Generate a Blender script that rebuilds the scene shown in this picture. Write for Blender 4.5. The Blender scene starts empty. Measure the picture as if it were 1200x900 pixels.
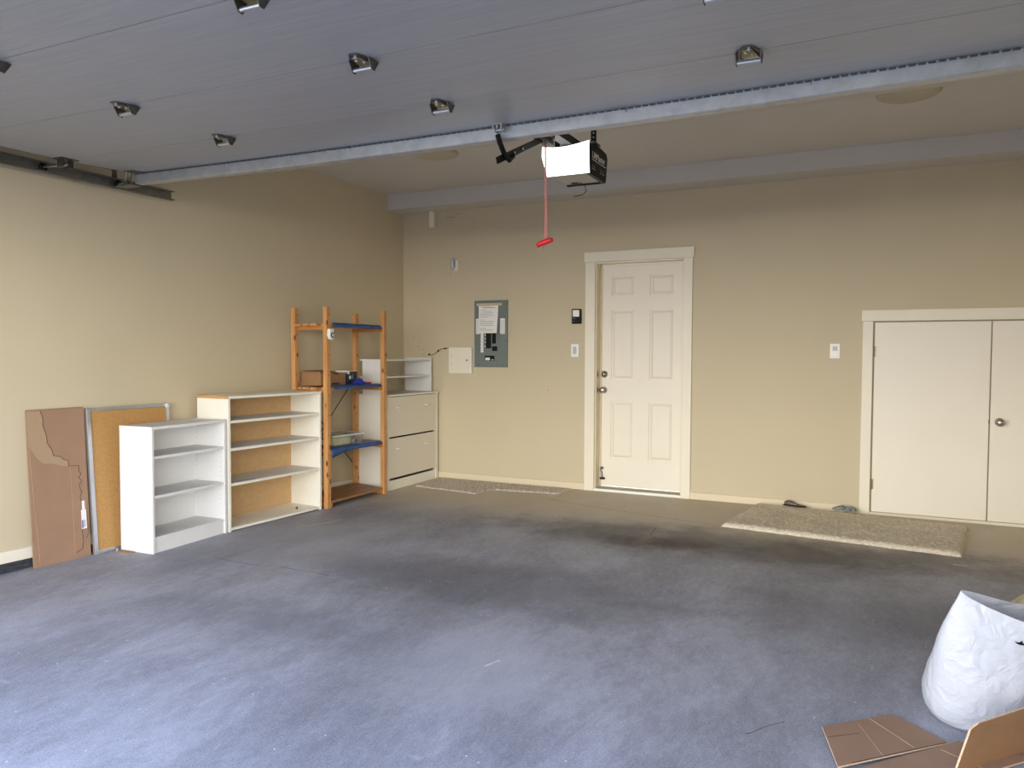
import bpy, bmesh, math, random
from mathutils import Vector, Matrix, noise
from mathutils.bvhtree import BVHTree
random.seed(7)
PI = math.pi
SC = bpy.context.scene
COL = SC.collection

# ------------------------------------------------------------------ materials
def lin(h):
    h = h.lstrip('#'); r = []
    for i in (0, 2, 4):
        c = int(h[i:i+2], 16)/255
        r.append(c/12.92 if c <= .04045 else ((c+.055)/1.055)**2.4)
    return (*r, 1)

class NT:
    def __init__(s, name):
        s.m = bpy.data.materials.new(name); s.m.use_nodes = True
        s.t = s.m.node_tree; s.b = s.t.nodes['Principled BSDF']
    def n(s, typ, ins=None, **kw):
        nd = s.t.nodes.new(typ)
        for k, v in kw.items(): setattr(nd, k, v)
        for k, v in (ins or {}).items(): s.set(nd, k, v)
        return nd
    def set(s, nd, k, v):
        if isinstance(v, bpy.types.NodeSocket): s.t.links.new(v, nd.inputs[k])
        else: nd.inputs[k].default_value = v
    def coord(s, scale=(1, 1, 1), rot=(0, 0, 0), loc=(0, 0, 0)):
        tc = s.n('ShaderNodeTexCoord')
        mp = s.n('ShaderNodeMapping', {'Vector': tc.outputs['Object'], 'Scale': scale, 'Rotation': rot, 'Location': loc})
        return mp.outputs[0]
    def noise(s, vec, scale, detail=4, rough=.55, dist=0):
        return s.n('ShaderNodeTexNoise', {'Vector': vec, 'Scale': scale, 'Detail': detail, 'Roughness': rough, 'Distortion': dist}).outputs['Fac']
    def ramp(s, fac, stops):
        r = s.n('ShaderNodeValToRGB', {'Fac': fac}); e = r.color_ramp.elements
        while len(e) > 1: e.remove(e[-1])
        e[0].position = stops[0][0]; e[0].color = stops[0][1]
        for p, c in stops[1:]:
            x = e.new(p); x.color = c
        return r.outputs['Color']
    def mix(s, f, a, b, mode='MIX'):
        m = s.n('ShaderNodeMix', data_type='RGBA', blend_type=mode)
        s.set(m, 0, f); s.set(m, 6, a); s.set(m, 7, b)
        return m.outputs[2]
    def math(s, op, a, b=0., c=None):
        m = s.n('ShaderNodeMath', operation=op); s.set(m, 0, a); s.set(m, 1, b)
        if c is not None: s.set(m, 2, c)
        return m.outputs[0]
    def bump(s, h, strength=.2, dist=.01):
        s.set(s.b, 'Normal', s.n('ShaderNodeBump', {'Height': h, 'Strength': strength, 'Distance': dist}).outputs[0])

def mat(name, col, rough=.5, metal=0., var=0., vscale=6., bump=0., bscale=80., bdist=.002, spec=None, stretch=(1, 1, 1)):
    k = NT(name); c = lin(col) if isinstance(col, str) else col
    k.b.inputs['Roughness'].default_value = rough; k.b.inputs['Metallic'].default_value = metal
    if spec is not None: k.b.inputs['Specular IOR Level'].default_value = spec
    if var or bump: v = k.coord(stretch)
    if var:
        f = k.noise(v, vscale)
        d = tuple(x*(1-var) for x in c[:3])+(1,); l = tuple(min(1, x*(1+var*.6)) for x in c[:3])+(1,)
        k.set(k.b, 'Base Color', k.ramp(f, [(.3, d), (.7, l)]))
    else: k.b.inputs['Base Color'].default_value = c
    if bump: k.bump(k.noise(v, bscale, 3), bump, bdist)
    return k.m

def wood(name, a, b, axis=2, knots=True):
    k = NT(name)
    sc = [30, 30, 30]; sc[axis] = 2.2
    v = k.coord(tuple(sc)); v1 = k.coord((1, 1, 1))
    f = k.noise(v, 1.0, 5, .6, .6)
    c = k.ramp(f, [(.25, lin(a)), (.75, lin(b))])
    if knots:
        vs = [16, 16, 16]; vs[axis] = 7
        vo = k.n('ShaderNodeTexVoronoi', {'Vector': k.coord(tuple(vs)), 'Scale': 1.0}).outputs['Distance']
        kf = k.ramp(vo, [(.10, (1, 1, 1, 1)), (.2, (0, 0, 0, 1))])
        c = k.mix(kf, c, lin('#5d3517'))
    k.set(k.b, 'Base Color', c); k.b.inputs['Roughness'].default_value = .5
    k.bump(f, .15, .001)
    return k.m

M = {}
def wall_paint(name, col):
    k = NT(name); v = k.coord()
    f = k.noise(v, 1.3, 3); c = lin(col)
    d = tuple(x*.965 for x in c[:3])+(1,)
    k.set(k.b, 'Base Color', k.ramp(f, [(.35, d), (.65, c)]))
    k.b.inputs['Roughness'].default_value = .62
    k.bump(k.noise(v, 160, 3), .12, .002)
    return k
wp = wall_paint('beige_wall_paint', '#cbbea1'); M['wall'] = wp.m
M['ceil'] = wall_paint('cream_ceiling_paint', '#cac6c0').m
M['base'] = mat('warm_cream_baseboard_paint', '#dccfb2', .5)
M['trim'] = mat('cream_trim_paint', '#e9e2cf', .42, var=.03, vscale=3)
M['door'] = mat('cream_door_paint', '#ece5d6', .45, var=.02, vscale=2, bump=.04, bscale=140)
M['whitelam'] = mat('white_laminate', '#e4e4e3', .38, var=.03, vscale=4)
M['greytop'] = mat('greyer_white_laminate', '#d3d1cd', .5, var=.07, vscale=9)  # slightly greyer laminate for the shelf and cabinet tops
M['offwhite'] = mat('offwhite_laminate', '#ebe8db', .42, var=.04, vscale=5)
M['drawer'] = mat('warm_grey_drawer_laminate', '#e2dbcb', .45, var=.03, vscale=40)
M['particle'] = mat('bare_particle_board', '#c8955c', .8, var=.2, vscale=90, bump=.2, bscale=200)
M['hardboard'] = mat('brown_hardboard', '#c6a376', .75, var=.07, vscale=30)
M['cork'] = mat('cork', '#b98e55', .85, var=.22, vscale=120, bump=.3, bscale=160)
M['alu'] = mat('aluminium_frame', '#c6cad0', .35, .85, var=.1, vscale=14)
M['plasticgrey'] = mat('grey_plastic', '#c8ccd0', .4)
M['white'] = mat('white_plastic', '#f0efea', .35)
M['palewhite'] = mat('pale_grey_plastic', '#b9bdbf', .4)
M['black'] = mat('black_plastic', '#060607', .5, spec=.25)
M['blackmetal'] = mat('black_steel', '#060607', .5, .0, spec=.25)
M['dark'] = mat('dark_gap', '#16130f', .8)
M['card'] = mat('brown_cardboard', '#9b7b62', .8, var=.07, vscale=8, bump=.08, bscale=60)
M['card2'] = mat('warm_cardboard', '#98724e', .8, var=.07, vscale=14)
M['cardin'] = mat('torn_cardboard_inner_ply', '#a98f72', .9, var=.1, vscale=40, bump=.3, bscale=120, stretch=(1, 1, 6))
M['cardedge'] = mat('cardboard_cut_edge', '#cdb394', .9, var=.3, vscale=260)
M['cardline'] = mat('cardboard_crease', '#c49c7a', .85)
M['carddark'] = mat('cardboard_tear_shadow', '#4f3524', .9)
M['steel'] = mat('satin_nickel', '#b9b4aa', .28, .95)
M['bolt'] = mat('zinc_bolt', '#c3c5c6', .3, .9)
M['hinge'] = mat('dark_galvanised_steel', '#6d6c66', .38, .85, var=.3, vscale=30)
M['brass'] = mat('brown_bronze_hinge', '#8d8468', .4, .8)
M['panelgrey'] = mat('grey_enamel', '#6f7a76', .42, .1)
M['paper'] = mat('white_paper', '#eceae6', .8)
M['ink'] = mat('grey_print', '#8b8d90', .8)
M['tape'] = mat('masking_tape', '#c3b598', .7)
M['red'] = mat('red_plastic', '#c8161a', .4)
M['redcord'] = mat('red_and_white_cord', '#d9837f', .8, var=.35, vscale=160)
M['blue'] = mat('blue_plastic_sheet', '#23508c', .42, var=.3, vscale=14, bump=.5, bscale=18, bdist=.01)
M['navy'] = mat('navy_box_print', '#121c3c', .45)
M['glove'] = mat('bright_blue_cloth', '#2637b0', .7, var=.3, vscale=40)
M['teal'] = mat('pale_blue_plastic', '#6c9cae', .5)
M['rod'] = mat('blue_black_rod', '#2a2832', .4, .4)
M['creamcloth'] = mat('cream_folded_cloth', '#e2dfae', .85, var=.12, vscale=30, bump=.3, bscale=40)
M['khaki'] = mat('khaki_canvas', '#9a8f6d', .85, var=.3, vscale=25, bump=.4, bscale=90)
M['blackcloth'] = mat('black_fabric', '#0b0a0a', .85)
M['brownsuede'] = mat('worn_brown_fabric', '#6f6557', .9, var=.3, vscale=60, bump=.3, bscale=90)
M['greyglove'] = mat('grey_blue_knit', '#8a8f93', .9, var=.4, vscale=70, bump=.4, bscale=120)
M['clay'] = mat('grey_threshold', '#a59c88', .5, var=.15, vscale=10)
M['glassdome'] = mat('frosted_ceiling_glass', '#b3aa93', .35)
M['concrete_curb'] = mat('dark_foundation_concrete', '#3c3f45', .9, var=.5, vscale=24, bump=.8, bscale=26, bdist=.02, stretch=(1, 1, 4))
M['housing'] = mat('grey_cream_housing', '#b3aea0', .5)
M['wood'] = wood('knotty_pine_upright', '#b67c45', '#d8a469', 2)
M['woodY'] = wood('knotty_pine_slat', '#b47a48', '#d8a870', 1)
M['woodX'] = wood('knotty_pine_rail', '#b0702f', '#cf9250', 0, False)
M['woodlow'] = wood('darker_bottom_slat', '#86593a', '#a87c54', 1)  # darker pine tone for the slats of the bottom shelf
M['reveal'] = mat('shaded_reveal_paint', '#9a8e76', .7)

# galvanised strut
k = NT('galvanised_steel'); v = k.coord((1, 1, 1))
vo = k.n('ShaderNodeTexVoronoi', {'Vector': v, 'Scale': 60}).outputs['Color']
f = k.noise(v, 20, 4)
c = k.ramp(f, [(.3, lin('#adb1b4')), (.7, lin('#c3c6c8'))])
k.set(k.b, 'Base Color', k.mix(.03, c, vo)); k.b.inputs['Metallic'].default_value = .7; k.b.inputs['Roughness'].default_value = .45
M['galv'] = k.m
M['track'] = mat('dull_galvanised_track', '#85857f', .42, .8, var=.2, vscale=20)

# overhead door steel skin, fine woodgrain streaks along x
k = NT('painted_steel_door_skin'); v = k.coord((3, 90, 20))
f = k.noise(v, 1.0, 4, .65)
f2 = k.noise(k.coord((.6, 3, 1)), 1, 2)
c = k.ramp(f, [(.3, lin('#94979b')), (.7, lin('#a6a8aa'))])
k.set(k.b, 'Base Color', c)
k.b.inputs['Roughness'].default_value = .36; k.b.inputs['Specular IOR Level'].default_value = .6
k.bump(f, .22, .002)
M['skin'] = k.m
M['seam'] = mat('section_edge', '#4c5058', .6)

# concrete floor
k = NT('stained_concrete_floor'); v = k.coord()
big = k.noise(k.coord((1, .55, 1), (0, 0, .5)), 1.15, 6, .62, .6)
med = k.noise(k.coord((1, .5, 1), (0, 0, -.35)), 5.5, 7, .68, .4)
fine = k.noise(k.coord((1, .5, 1), (0, 0, .9)), 34, 10, .86)
grain = k.noise(v, 150, 4, .75)
c = k.ramp(big, [(.32, lin('#7a797a')), (.5, lin('#9b9a98')), (.68, lin('#b8b6b1'))])
c = k.mix(.55, c, k.ramp(med, [(.28, lin('#6c6a6b')), (.5, lin('#9a9896')), (.72, lin('#c6c4c0'))]))
c = k.mix(.36, c, k.ramp(fine, [(.41, lin('#5a595b')), (.5, lin('#93918f')), (.60, lin('#cfcdca'))]))
c = k.mix(.3, c, k.ramp(grain, [(.41, lin('#444444')), (.59, lin('#dddddd'))]))
sw = k.noise(k.coord((1, .45, 1), (0, 0, .75), (3, 1, 0)), 1.7, 10, .74, .25)
c = k.mix(.42, c, k.ramp(sw, [(.36, lin('#666568')), (.5, lin('#96959a')), (.62, lin('#bdbcbf'))]))
c = k.mix(.5, c, lin('#e6ebff'), 'MULTIPLY')
sep = k.n('ShaderNodeSeparateXYZ', {0: v}); X, Y = sep.outputs[0], sep.outputs[1]
wob = k.math('MULTIPLY', k.math('SUBTRACT', k.noise(v, 1.6, 10, .72), .5), 2.0)
def blob(cx, cy, sx, sy, edge0=1.0, edge1=.2):
    a = k.math('POWER', k.math('ABSOLUTE', k.math('DIVIDE', k.math('SUBTRACT', X, cx), sx)), 2)
    b = k.math('POWER', k.math('ABSOLUTE', k.math('DIVIDE', k.math('SUBTRACT', Y, cy), sy)), 2)
    r = k.math('ADD', k.math('SQRT', k.math('ADD', a, b)), wob)
    return k.n('ShaderNodeMapRange', {0: r, 1: edge0, 2: edge1, 3: 0., 4: 1.}, interpolation_type='SMOOTHSTEP').outputs[0]
# lighter brownish strip by the back wall
back = k.n('ShaderNodeMapRange', {0: k.math('ADD', Y, k.math('MULTIPLY', wob, .35)), 1: -1.75, 2: -.75, 3: 0., 4: 1.}, interpolation_type='SMOOTHSTEP').outputs[0]
c = k.mix(k.math('MULTIPLY', back, .65), c, lin('#d2c2a2'))
# old oil and tyre soiling plus two paler patches, own outlines
c = k.mix(k.math('MULTIPLY', blob(3.35, -1.5, 2.2, .6), .60), c, lin('#45413f'))
c = k.mix(k.math('MULTIPLY', blob(3.15, -1.60, .55, .26), .75), c, lin('#3a221b'))
c = k.mix(k.math('MULTIPLY', blob(2.5, -2.95, 1.5, .6), .5), c, lin('#4c4b50'))
c = k.mix(k.math('MULTIPLY', blob(1.0, -2.6, .8, .9), .35), c, lin('#b4b4b8'))
c = k.mix(k.math('MULTIPLY', blob(3.0, -3.9, .55, .6), .35), c, lin('#b2b3bb'))
c = k.mix(k.math('MULTIPLY', blob(4.3, -2.6, .9, .6), .4), c, lin('#504f54'))
c = k.mix(k.math('MULTIPLY', blob(4.6, -1.4, 1.2, .5), .45), c, lin('#4b3f38'))
c = k.mix(k.math('MULTIPLY', blob(1.9, -3.9, .9, .35), .4), c, lin('#5a5a62'))
# light scuffs
sp = k.n('ShaderNodeTexVoronoi', {'Vector': v, 'Scale': 11., 'Randomness': 1.}).outputs['Distance']
c = k.mix(k.ramp(sp, [(.03, (1, 1, 1, 1)), (.05, (0, 0, 0, 1))]), c, lin('#d5d4d0'))
sp2 = k.n('ShaderNodeTexVoronoi', {'Vector': k.coord((1, 2.2, 1), (0, 0, .3)), 'Scale': 1.7}).outputs['Distance']
c = k.mix(k.math('MULTIPLY', k.ramp(sp2, [(.01, (1, 1, 1, 1)), (.06, (0, 0, 0, 1))]), .35), c, lin('#c4c3c0'))
k.set(k.b, 'Base Color', c); k.b.inputs['Roughness'].default_value = .68
k.set(k.b, 'Roughness', k.ramp(med, [(.3, (.5, .5, .5, 1)), (.7, (.75, .75, .75, 1))]))
k.bump(k.math('ADD', k.math('MULTIPLY', fine, .7), k.math('MULTIPLY', grain, .3)), .35, .004)
M['floor'] = k.m
M['drive'] = mat('driveway_asphalt', '#86827b', .85, var=.12, vscale=2, bump=.2)
M['crack'] = mat('floor_crack_dirt', '#3a3938', .95)
M['chalk'] = mat('pale_paint_scuff', '#c9c9c7', .85)
M['soot'] = mat('wall_scuff', '#6f6348', .8)

# carpet pile
k = NT('beige_shag'); v = k.coord()
f = k.noise(v, 75, 6, .8); g = k.noise(v, 5, 4)
c = k.ramp(f, [(.30, lin('#9c8f7a')), (.5, lin('#d8ccb5')), (.68, lin('#fff6e4'))])
c = k.mix(.3, c, k.ramp(g, [(.35, lin('#bfb19b')), (.65, lin('#eadec8'))]))
k.set(k.b, 'Base Color', c); k.b.inputs['Roughness'].default_value = .95
k.bump(f, .6, .010); M['rug'] = k.m
k = NT('speckled_grey_mat'); v = k.coord()
f = k.noise(v, 70, 5, .8)
k.set(k.b, 'Base Color', k.ramp(f, [(.36, lin('#857b70')), (.5, lin('#c8bdb0')), (.64, lin('#fdf5ec'))])); k.b.inputs['Roughness'].default_value = .95
k.bump(f, .8, .008); M['greymat'] = k.m

# thin white plastic bag film
k = NT('white_plastic_film'); v = k.coord()
n1 = k.noise(v, 13, 4, .6, 1.2); n2 = k.n('ShaderNodeTexVoronoi', {'Vector': v, 'Scale': 16}, feature='DISTANCE_TO_EDGE').outputs['Distance']
n2 = k.math('MINIMUM', n2, .25)
k.b.inputs['Base Color'].default_value = lin('#d2d6de'); k.b.inputs['Roughness'].default_value = .36
k.b.inputs['Subsurface Weight'].default_value = .0; k.b.inputs['Transmission Weight'].default_value = .0; k.b.inputs['Subsurface Radius'].default_value = (.02, .02, .02)
k.bump(k.math('ADD', k.math('MULTIPLY', n1, .8), k.math('MULTIPLY', n2, .5)), .5, .025)
tr = k.n('ShaderNodeBsdfTranslucent', {'Color': lin('#d6dbe6')}); ms = k.n('ShaderNodeMixShader', {0: .3, 1: k.b.outputs[0], 2: tr.outputs[0]})
k.t.links.new(ms.outputs[0], k.t.nodes['Material Output'].inputs[0]); M['bag'] = k.m

# clear plastic bin
k = NT('clear_plastic_bin'); k.b.inputs['Base Color'].default_value = lin('#cfd2cf'); k.b.inputs['Roughness'].default_value = .22
k.b.inputs['Transmission Weight'].default_value = .8; k.b.inputs['IOR'].default_value = 1.2; k.b.inputs['Alpha'].default_value = .45
M['clear'] = k.m
k = NT('clear_plastic_lid'); k.b.inputs['Base Color'].default_value = lin('#d8dad6'); k.b.inputs['Roughness'].default_value = .3
k.b.inputs['Alpha'].default_value = .7; M['clearlid'] = k.m
# lit opener lens
k = NT('lit_opener_lens'); k.b.inputs['Base Color'].default_value = (.9, .93, .93, 1)
k.b.inputs['Emission Color'].default_value = (1, .99, .94, 1); k.b.inputs['Emission Strength'].default_value = 1.5
M['lens'] = k.m

# ------------------------------------------------------------------ mesh helpers
class MB:
    def __init__(s): s.bm = bmesh.new(); s.mats = []
    def mi(s, m):
        if m not in s.mats: s.mats.append(m)
        return s.mats.index(m)
    def _face(s, vs, m):
        f = s.bm.faces.new(vs); f.material_index = s.mi(m); return f
    def box(s, x0, x1, y0, y1, z0, z1, m, mtx=None):
        P = [(x, y, z) for x in (x0, x1) for y in (y0, y1) for z in (z0, z1)]
        v = [s.bm.verts.new(mtx @ Vector(p) if mtx else p) for p in P]
        for q in ((0, 1, 3, 2), (4, 6, 7, 5), (0, 4, 5, 1), (2, 3, 7, 6), (0, 2, 6, 4), (1, 5, 7, 3)): s._face([v[i] for i in q], m)
        return s
    def prism(s, pts, d, m, both=True):      # polygon pts (3d) extruded along d
        d = Vector(d); a = [s.bm.verts.new(p) for p in pts]; b = [s.bm.verts.new(Vector(p)+d) for p in pts]
        n = len(pts)
        s._face(a[::-1], m); s._face(b, m)
        for i in range(n): s._face([a[i], a[(i+1) % n], b[(i+1) % n], b[i]], m)
        return s
    def tube(s, pts, r, m, seg=8, cap=True):
        pts = [Vector(p) for p in pts]; rings = []
        up = None
        for i, p in enumerate(pts):
            t = (pts[min(i+1, len(pts)-1)]-pts[max(i-1, 0)]).normalized()
            if up is None: up = t.orthogonal().normalized()
            up = (up-t*up.dot(t)).normalized(); w = t.cross(up)
            rr = r[i] if isinstance(r, (list, tuple)) else r
            rings.append([s.bm.verts.new(p+(up*math.cos(a)+w*math.sin(a))*rr) for a in [2*PI*j/seg for j in range(seg)]])
        for A, B in zip(rings, rings[1:]):
            for j in range(seg): s._face([A[j], A[(j+1) % seg], B[(j+1) % seg], B[j]], m)
        if cap: s._face(rings[0][::-1], m); s._face(rings[-1], m)
        return s
    def lathe(s, prof, m, axis='Z', at=(0, 0, 0), seg=24):    # prof: (r, h)
        rings = []
        for r, h in prof:
            ring = []
            for j in range(seg):
                a = 2*PI*j/seg; c_, s_ = r*math.cos(a), r*math.sin(a)
                p = {'Z': (c_, s_, h), '-Y': (c_, -h, s_), 'X': (h, c_, s_)}[axis]
                ring.append(s.bm.verts.new(Vector(p)+Vector(at)))
            rings.append(ring)
        for A, B in zip(rings, rings[1:]):
            for j in range(seg): s._face([A[j], A[(j+1) % seg], B[(j+1) % seg], B[j]], m)
        s._face(rings[0][::-1], m); s._face(rings[-1], m)
        return s
    def build(s, name, parent=None, bevel=0., smooth=False, loc=None, rot=None, subd=0, solid=0.):
        bmesh.ops.remove_doubles(s.bm, verts=s.bm.verts, dist=1e-6)
        bmesh.ops.recalc_face_normals(s.bm, faces=s.bm.faces)
        me = bpy.data.meshes.new(name); s.bm.to_mesh(me); s.bm.free()
        for m in s.mats: me.materials.append(M[m] if isinstance(m, str) else m)
        for p in me.polygons: p.use_smooth = smooth
        o = bpy.data.objects.new(name, me); COL.objects.link(o)
        if parent: o.parent = parent
        if loc: o.location = loc
        if rot: o.rotation_euler = rot
        if solid:
            md = o.modifiers.new('s', 'SOLIDIFY'); md.thickness = solid; md.offset = 0
        if bevel:
            md = o.modifiers.new('b', 'BEVEL'); md.width = bevel; md.segments = 2; md.limit_method = 'ANGLE'; md.angle_limit = math.radians(40)
        if subd:
            md = o.modifiers.new('u', 'SUBSURF'); md.levels = subd; md.render_levels = subd
        return o

def tag(o, label, cat, group=None):
    o['label'] = label; o['category'] = cat
    if group: o['group'] = group
    return o
def thing(name, label, cat, loc=(0, 0, 0), rz=0, group=None):
    o = bpy.data.objects.new(name, None); COL.objects.link(o); o.empty_display_size = .1
    o.location = loc; o.rotation_euler = (0, 0, rz)
    return tag(o, label, cat, group)
def struct(o): o['kind'] = 'structure'; return o
def dup(o, parent=None, loc=None):
    c = o.copy(); COL.objects.link(c)
    if parent: c.parent = parent
    if loc: c.location = loc
    for ch in list(o.children):
        dup(ch, c)
    return c
def text_mesh(name, body, size, m, parent, loc, rot, extr=.0006):
    cu = bpy.data.curves.new(name, 'FONT'); cu.body = body; cu.size = size; cu.extrude = extr
    t = bpy.data.objects.new(name, cu); COL.objects.link(t)
    dg = bpy.context.evaluated_depsgraph_get(); dg.update()
    me = bpy.data.meshes.new_from_object(t.evaluated_get(dg)); bpy.data.objects.remove(t)
    me.materials.clear(); me.materials.append(M[m])
    o = bpy.data.objects.new(name, me); COL.objects.link(o); o.parent = parent; o.location = loc; o.rotation_euler = rot
    return o

# ------------------------------------------------------------------ room shell
RX, FY = 6.25, -5.62                      # right wall, garage door wall
CR_Y, ZC = -1.45, 2.782                   # ceiling crease
LOW_Y, LOW_Z = -2.33, 2.536
b = MB(); b.box(-.14, RX+.14, FY-.16, .16, -.15, 0, 'floor'); struct(b.build('floor'))
b = MB(); b.box(-14, 20, -42, FY-.16, -.17, -.012, 'drive'); struct(b.build('driveway_floor'))
# back wall with the entry door opening
DX0, DX1, DZ = 2.06, 2.856, 2.06
b = MB()
b.box(-.14, DX0, 0, .16, 0, ZC+.14, 'wall'); b.box(DX1, RX+.14, 0, .16, 0, ZC+.14, 'wall'); b.box(DX0, DX1, 0, .16, DZ, ZC+.14, 'wall')
struct(b.build('wall_back'))
b = MB(); b.box(-.14, 0, FY-.16, 0, 0, ZC+.14, 'wall'); struct(b.build('wall_left'))
b = MB(); b.box(RX, RX+.14, FY-.16, 0, 0, ZC+.14, 'wall'); struct(b.build('wall_right'))
OX0, OX1, OZ = .34, 5.14, 2.2
b = MB(); b.box(0, OX0, FY-.16, FY, 0, ZC+.14, 'wall'); b.box(OX1, RX, FY-.16, FY, 0, ZC+.14, 'wall'); b.box(OX0, OX1, FY-.16, FY, OZ, ZC+.14, 'wall')
struct(b.build('wall_front'))
prof = [(0, ZC), (CR_Y, ZC), (LOW_Y, LOW_Z), (FY, LOW_Z), (FY, 2.93), (0, 2.93)]
b = MB(); b.prism([(0, y, z) for y, z in prof], (RX, 0, 0), 'ceil'); struct(b.build('ceiling'))
b = MB(); b.box(0, RX, -.284, 0, 2.636, ZC, 'ceil'); o = struct(b.build('trim_1'))
o['label'] = 'long boxed ceiling beam above the back wall'
# baseboards
b = MB(); b.box(.46*0, 1.966, -.014, 0, 0, .06, 'base'); b.box(2.932, 4.252, -.014, 0, 0, .06, 'base'); b.box(5.98, RX, -.014, 0, 0, .06, 'base')
struct(b.build('baseboard_back', bevel=.003))
b = MB(); ys = (0, FY)
b.prism([(0, 0, 0), (0, FY, -.0145*FY), (0, FY, -.0145*FY+.068), (0, 0, .062)], (.014, 0, 0), 'trim'); struct(b.build('baseboard_left', bevel=.003))
b = MB(); b.prism([(0, -.001, 0), (0, FY, 0), (0, FY, -.0145*FY)], (.008, 0, 0), 'concrete_curb'); struct(b.build('trim_2'))
b = MB(); b.box(RX-.014, RX, FY, -.015, 0, .066, 'base'); struct(b.build('baseboard_right', bevel=.003))

# entry door casing, jamb and threshold
b = MB()
b.box(1.968, DX0, -.02, 0, 0, 2.062, 'trim'); b.box(DX1, 2.932, -.02, 0, 0, 2.062, 'trim')
b.box(1.958, 2.944, -.026, 0, 2.062, 2.152, 'trim')
struct(b.build('trim_3', bevel=.003))
b = MB()
b.box(DX0, DX0+.012, 0, .16, 0, DZ, 'base'); b.box(DX1-.012, DX1, 0, .16, 0, DZ, 'trim'); b.box(DX0, DX1, 0, .16, DZ-.012, DZ, 'trim')
b.box(DX0, DX0+.026, .1, .128, 0, DZ-.012, 'base'); b.box(DX1-.026, DX1, .1, .128, 0, DZ-.012, 'trim'); b.box(DX0, DX1, .1, .128, DZ-.03, DZ-.012, 'trim')
jam = struct(b.build('trim_4', bevel=.002))
b = MB(); b.box(DX0-.0, DX1, -.012, .0, 0, .022, 'white'); b.box(DX0, DX1, .0, .16, 0, .026, 'clay'); b.box(DX0+.012, DX1-.012, .05, .08, .026, .034, 'clay')
struct(b.build('trim_5', bevel=.002))
b = MB(); b.box(0, .0015, -.014, .014, -.03, .03, 'steel'); b.box(.0015, .002, -.007, .007, -.012, .012, 'dark')
sp_ = b.build('strike_plate', jam, loc=(DX0+.012, .04, .915)); dup(sp_, jam, (DX0+.012, .04, 1.052))

def panel_door(name, x0, x1, z0, z1, y, th, panels):
    bm = bmesh.new()
    xs = sorted({x0, x1} | {v for p in panels for v in p[:2]}); zs = sorted({z0, z1} | {v for p in panels for v in p[2:]})
    g = {(i, j): bm.verts.new((x, y, z)) for i, x in enumerate(xs) for j, z in enumerate(zs)}
    pf = []
    for i in range(len(xs)-1):
        for j in range(len(zs)-1):
            f = bm.faces.new([g[i, j], g[i+1, j], g[i+1, j+1], g[i, j+1]])
            cx, cz = (xs[i]+xs[i+1])/2, (zs[j]+zs[j+1])/2
            if any(p[0] < cx < p[1] and p[2] < cz < p[3] for p in panels): pf.append(f)
    def step(faces, inset, dy):
        bmesh.ops.inset_individual(bm, faces=faces, thickness=inset, depth=0, use_even_offset=True)
        for f in faces:
            for v in f.verts: v.co.y += dy
    step(pf, .007, .013); step(pf, .011, .0); step(pf, .022, -.012); step(pf, .001, 0)
    # sides and back
    ring = [g[0, 0], g[len(xs)-1, 0], g[len(xs)-1, len(zs)-1], g[0, len(zs)-1]]
    be = [e for e in bm.edges if e.is_boundary]
    r = bmesh.ops.extrude_edge_only(bm, edges=be)
    nv = [v for v in r['geom'] if isinstance(v, bmesh.types.BMVert)]
    for v in nv: v.co.y = y+th
    bmesh.ops.contextual_create(bm, geom=[e for e in bm.edges if e.is_boundary])
    bmesh.ops.recalc_face_normals(bm, faces=bm.faces)
    me = bpy.data.meshes.new(name); bm.to_mesh(me); bm.free(); me.materials.append(M['door'])
    o = bpy.data.objects.new(name, me); COL.objects.link(o); return o
pl, pr = (2.176, 2.388), (2.529, 2.748)
P6 = [(*q, *z) for q in (pl, pr) for z in ((1.76, 1.945), (1.008, 1.638), (.288, .812))]
d1 = struct(panel_door('door_1', 2.078, 2.838, .034, 2.04, .112, .04, P6))
d1['label'] = 'cream six-panel entry door'
b = MB(); b.lathe([(.030, 0), (.030, .006), (.024, .012), (.011, .014), (.011, .03), (.02, .036), (.027, .048), (.027, .058), (.02, .066), (.004, .068)], 'steel', '-Y')
b.build('door_knob', d1, smooth=True, loc=(2.108, .112, .912))
b = MB(); b.lathe([(.031, 0), (.031, .008), (.026, .014), (.012, .016), (.012, .024), (.003, .025)], 'steel', '-Y')
b.build('deadbolt', d1, smooth=True, loc=(2.112, .112, 1.055))
b = MB()
b.box(-.018, .016, -.008, 0, .03, .052, 'hinge'); b.tube([(-.012, -.014, .04), (.004, -.016, -.005), (.008, -.018, -.045)], .0055, 'hinge')
b.box(-.012, .03, -.032, -.006, -.062, -.044, 'dark')
b.build('door_stop', d1, loc=(2.096, .112, .155), bevel=.002)

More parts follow.
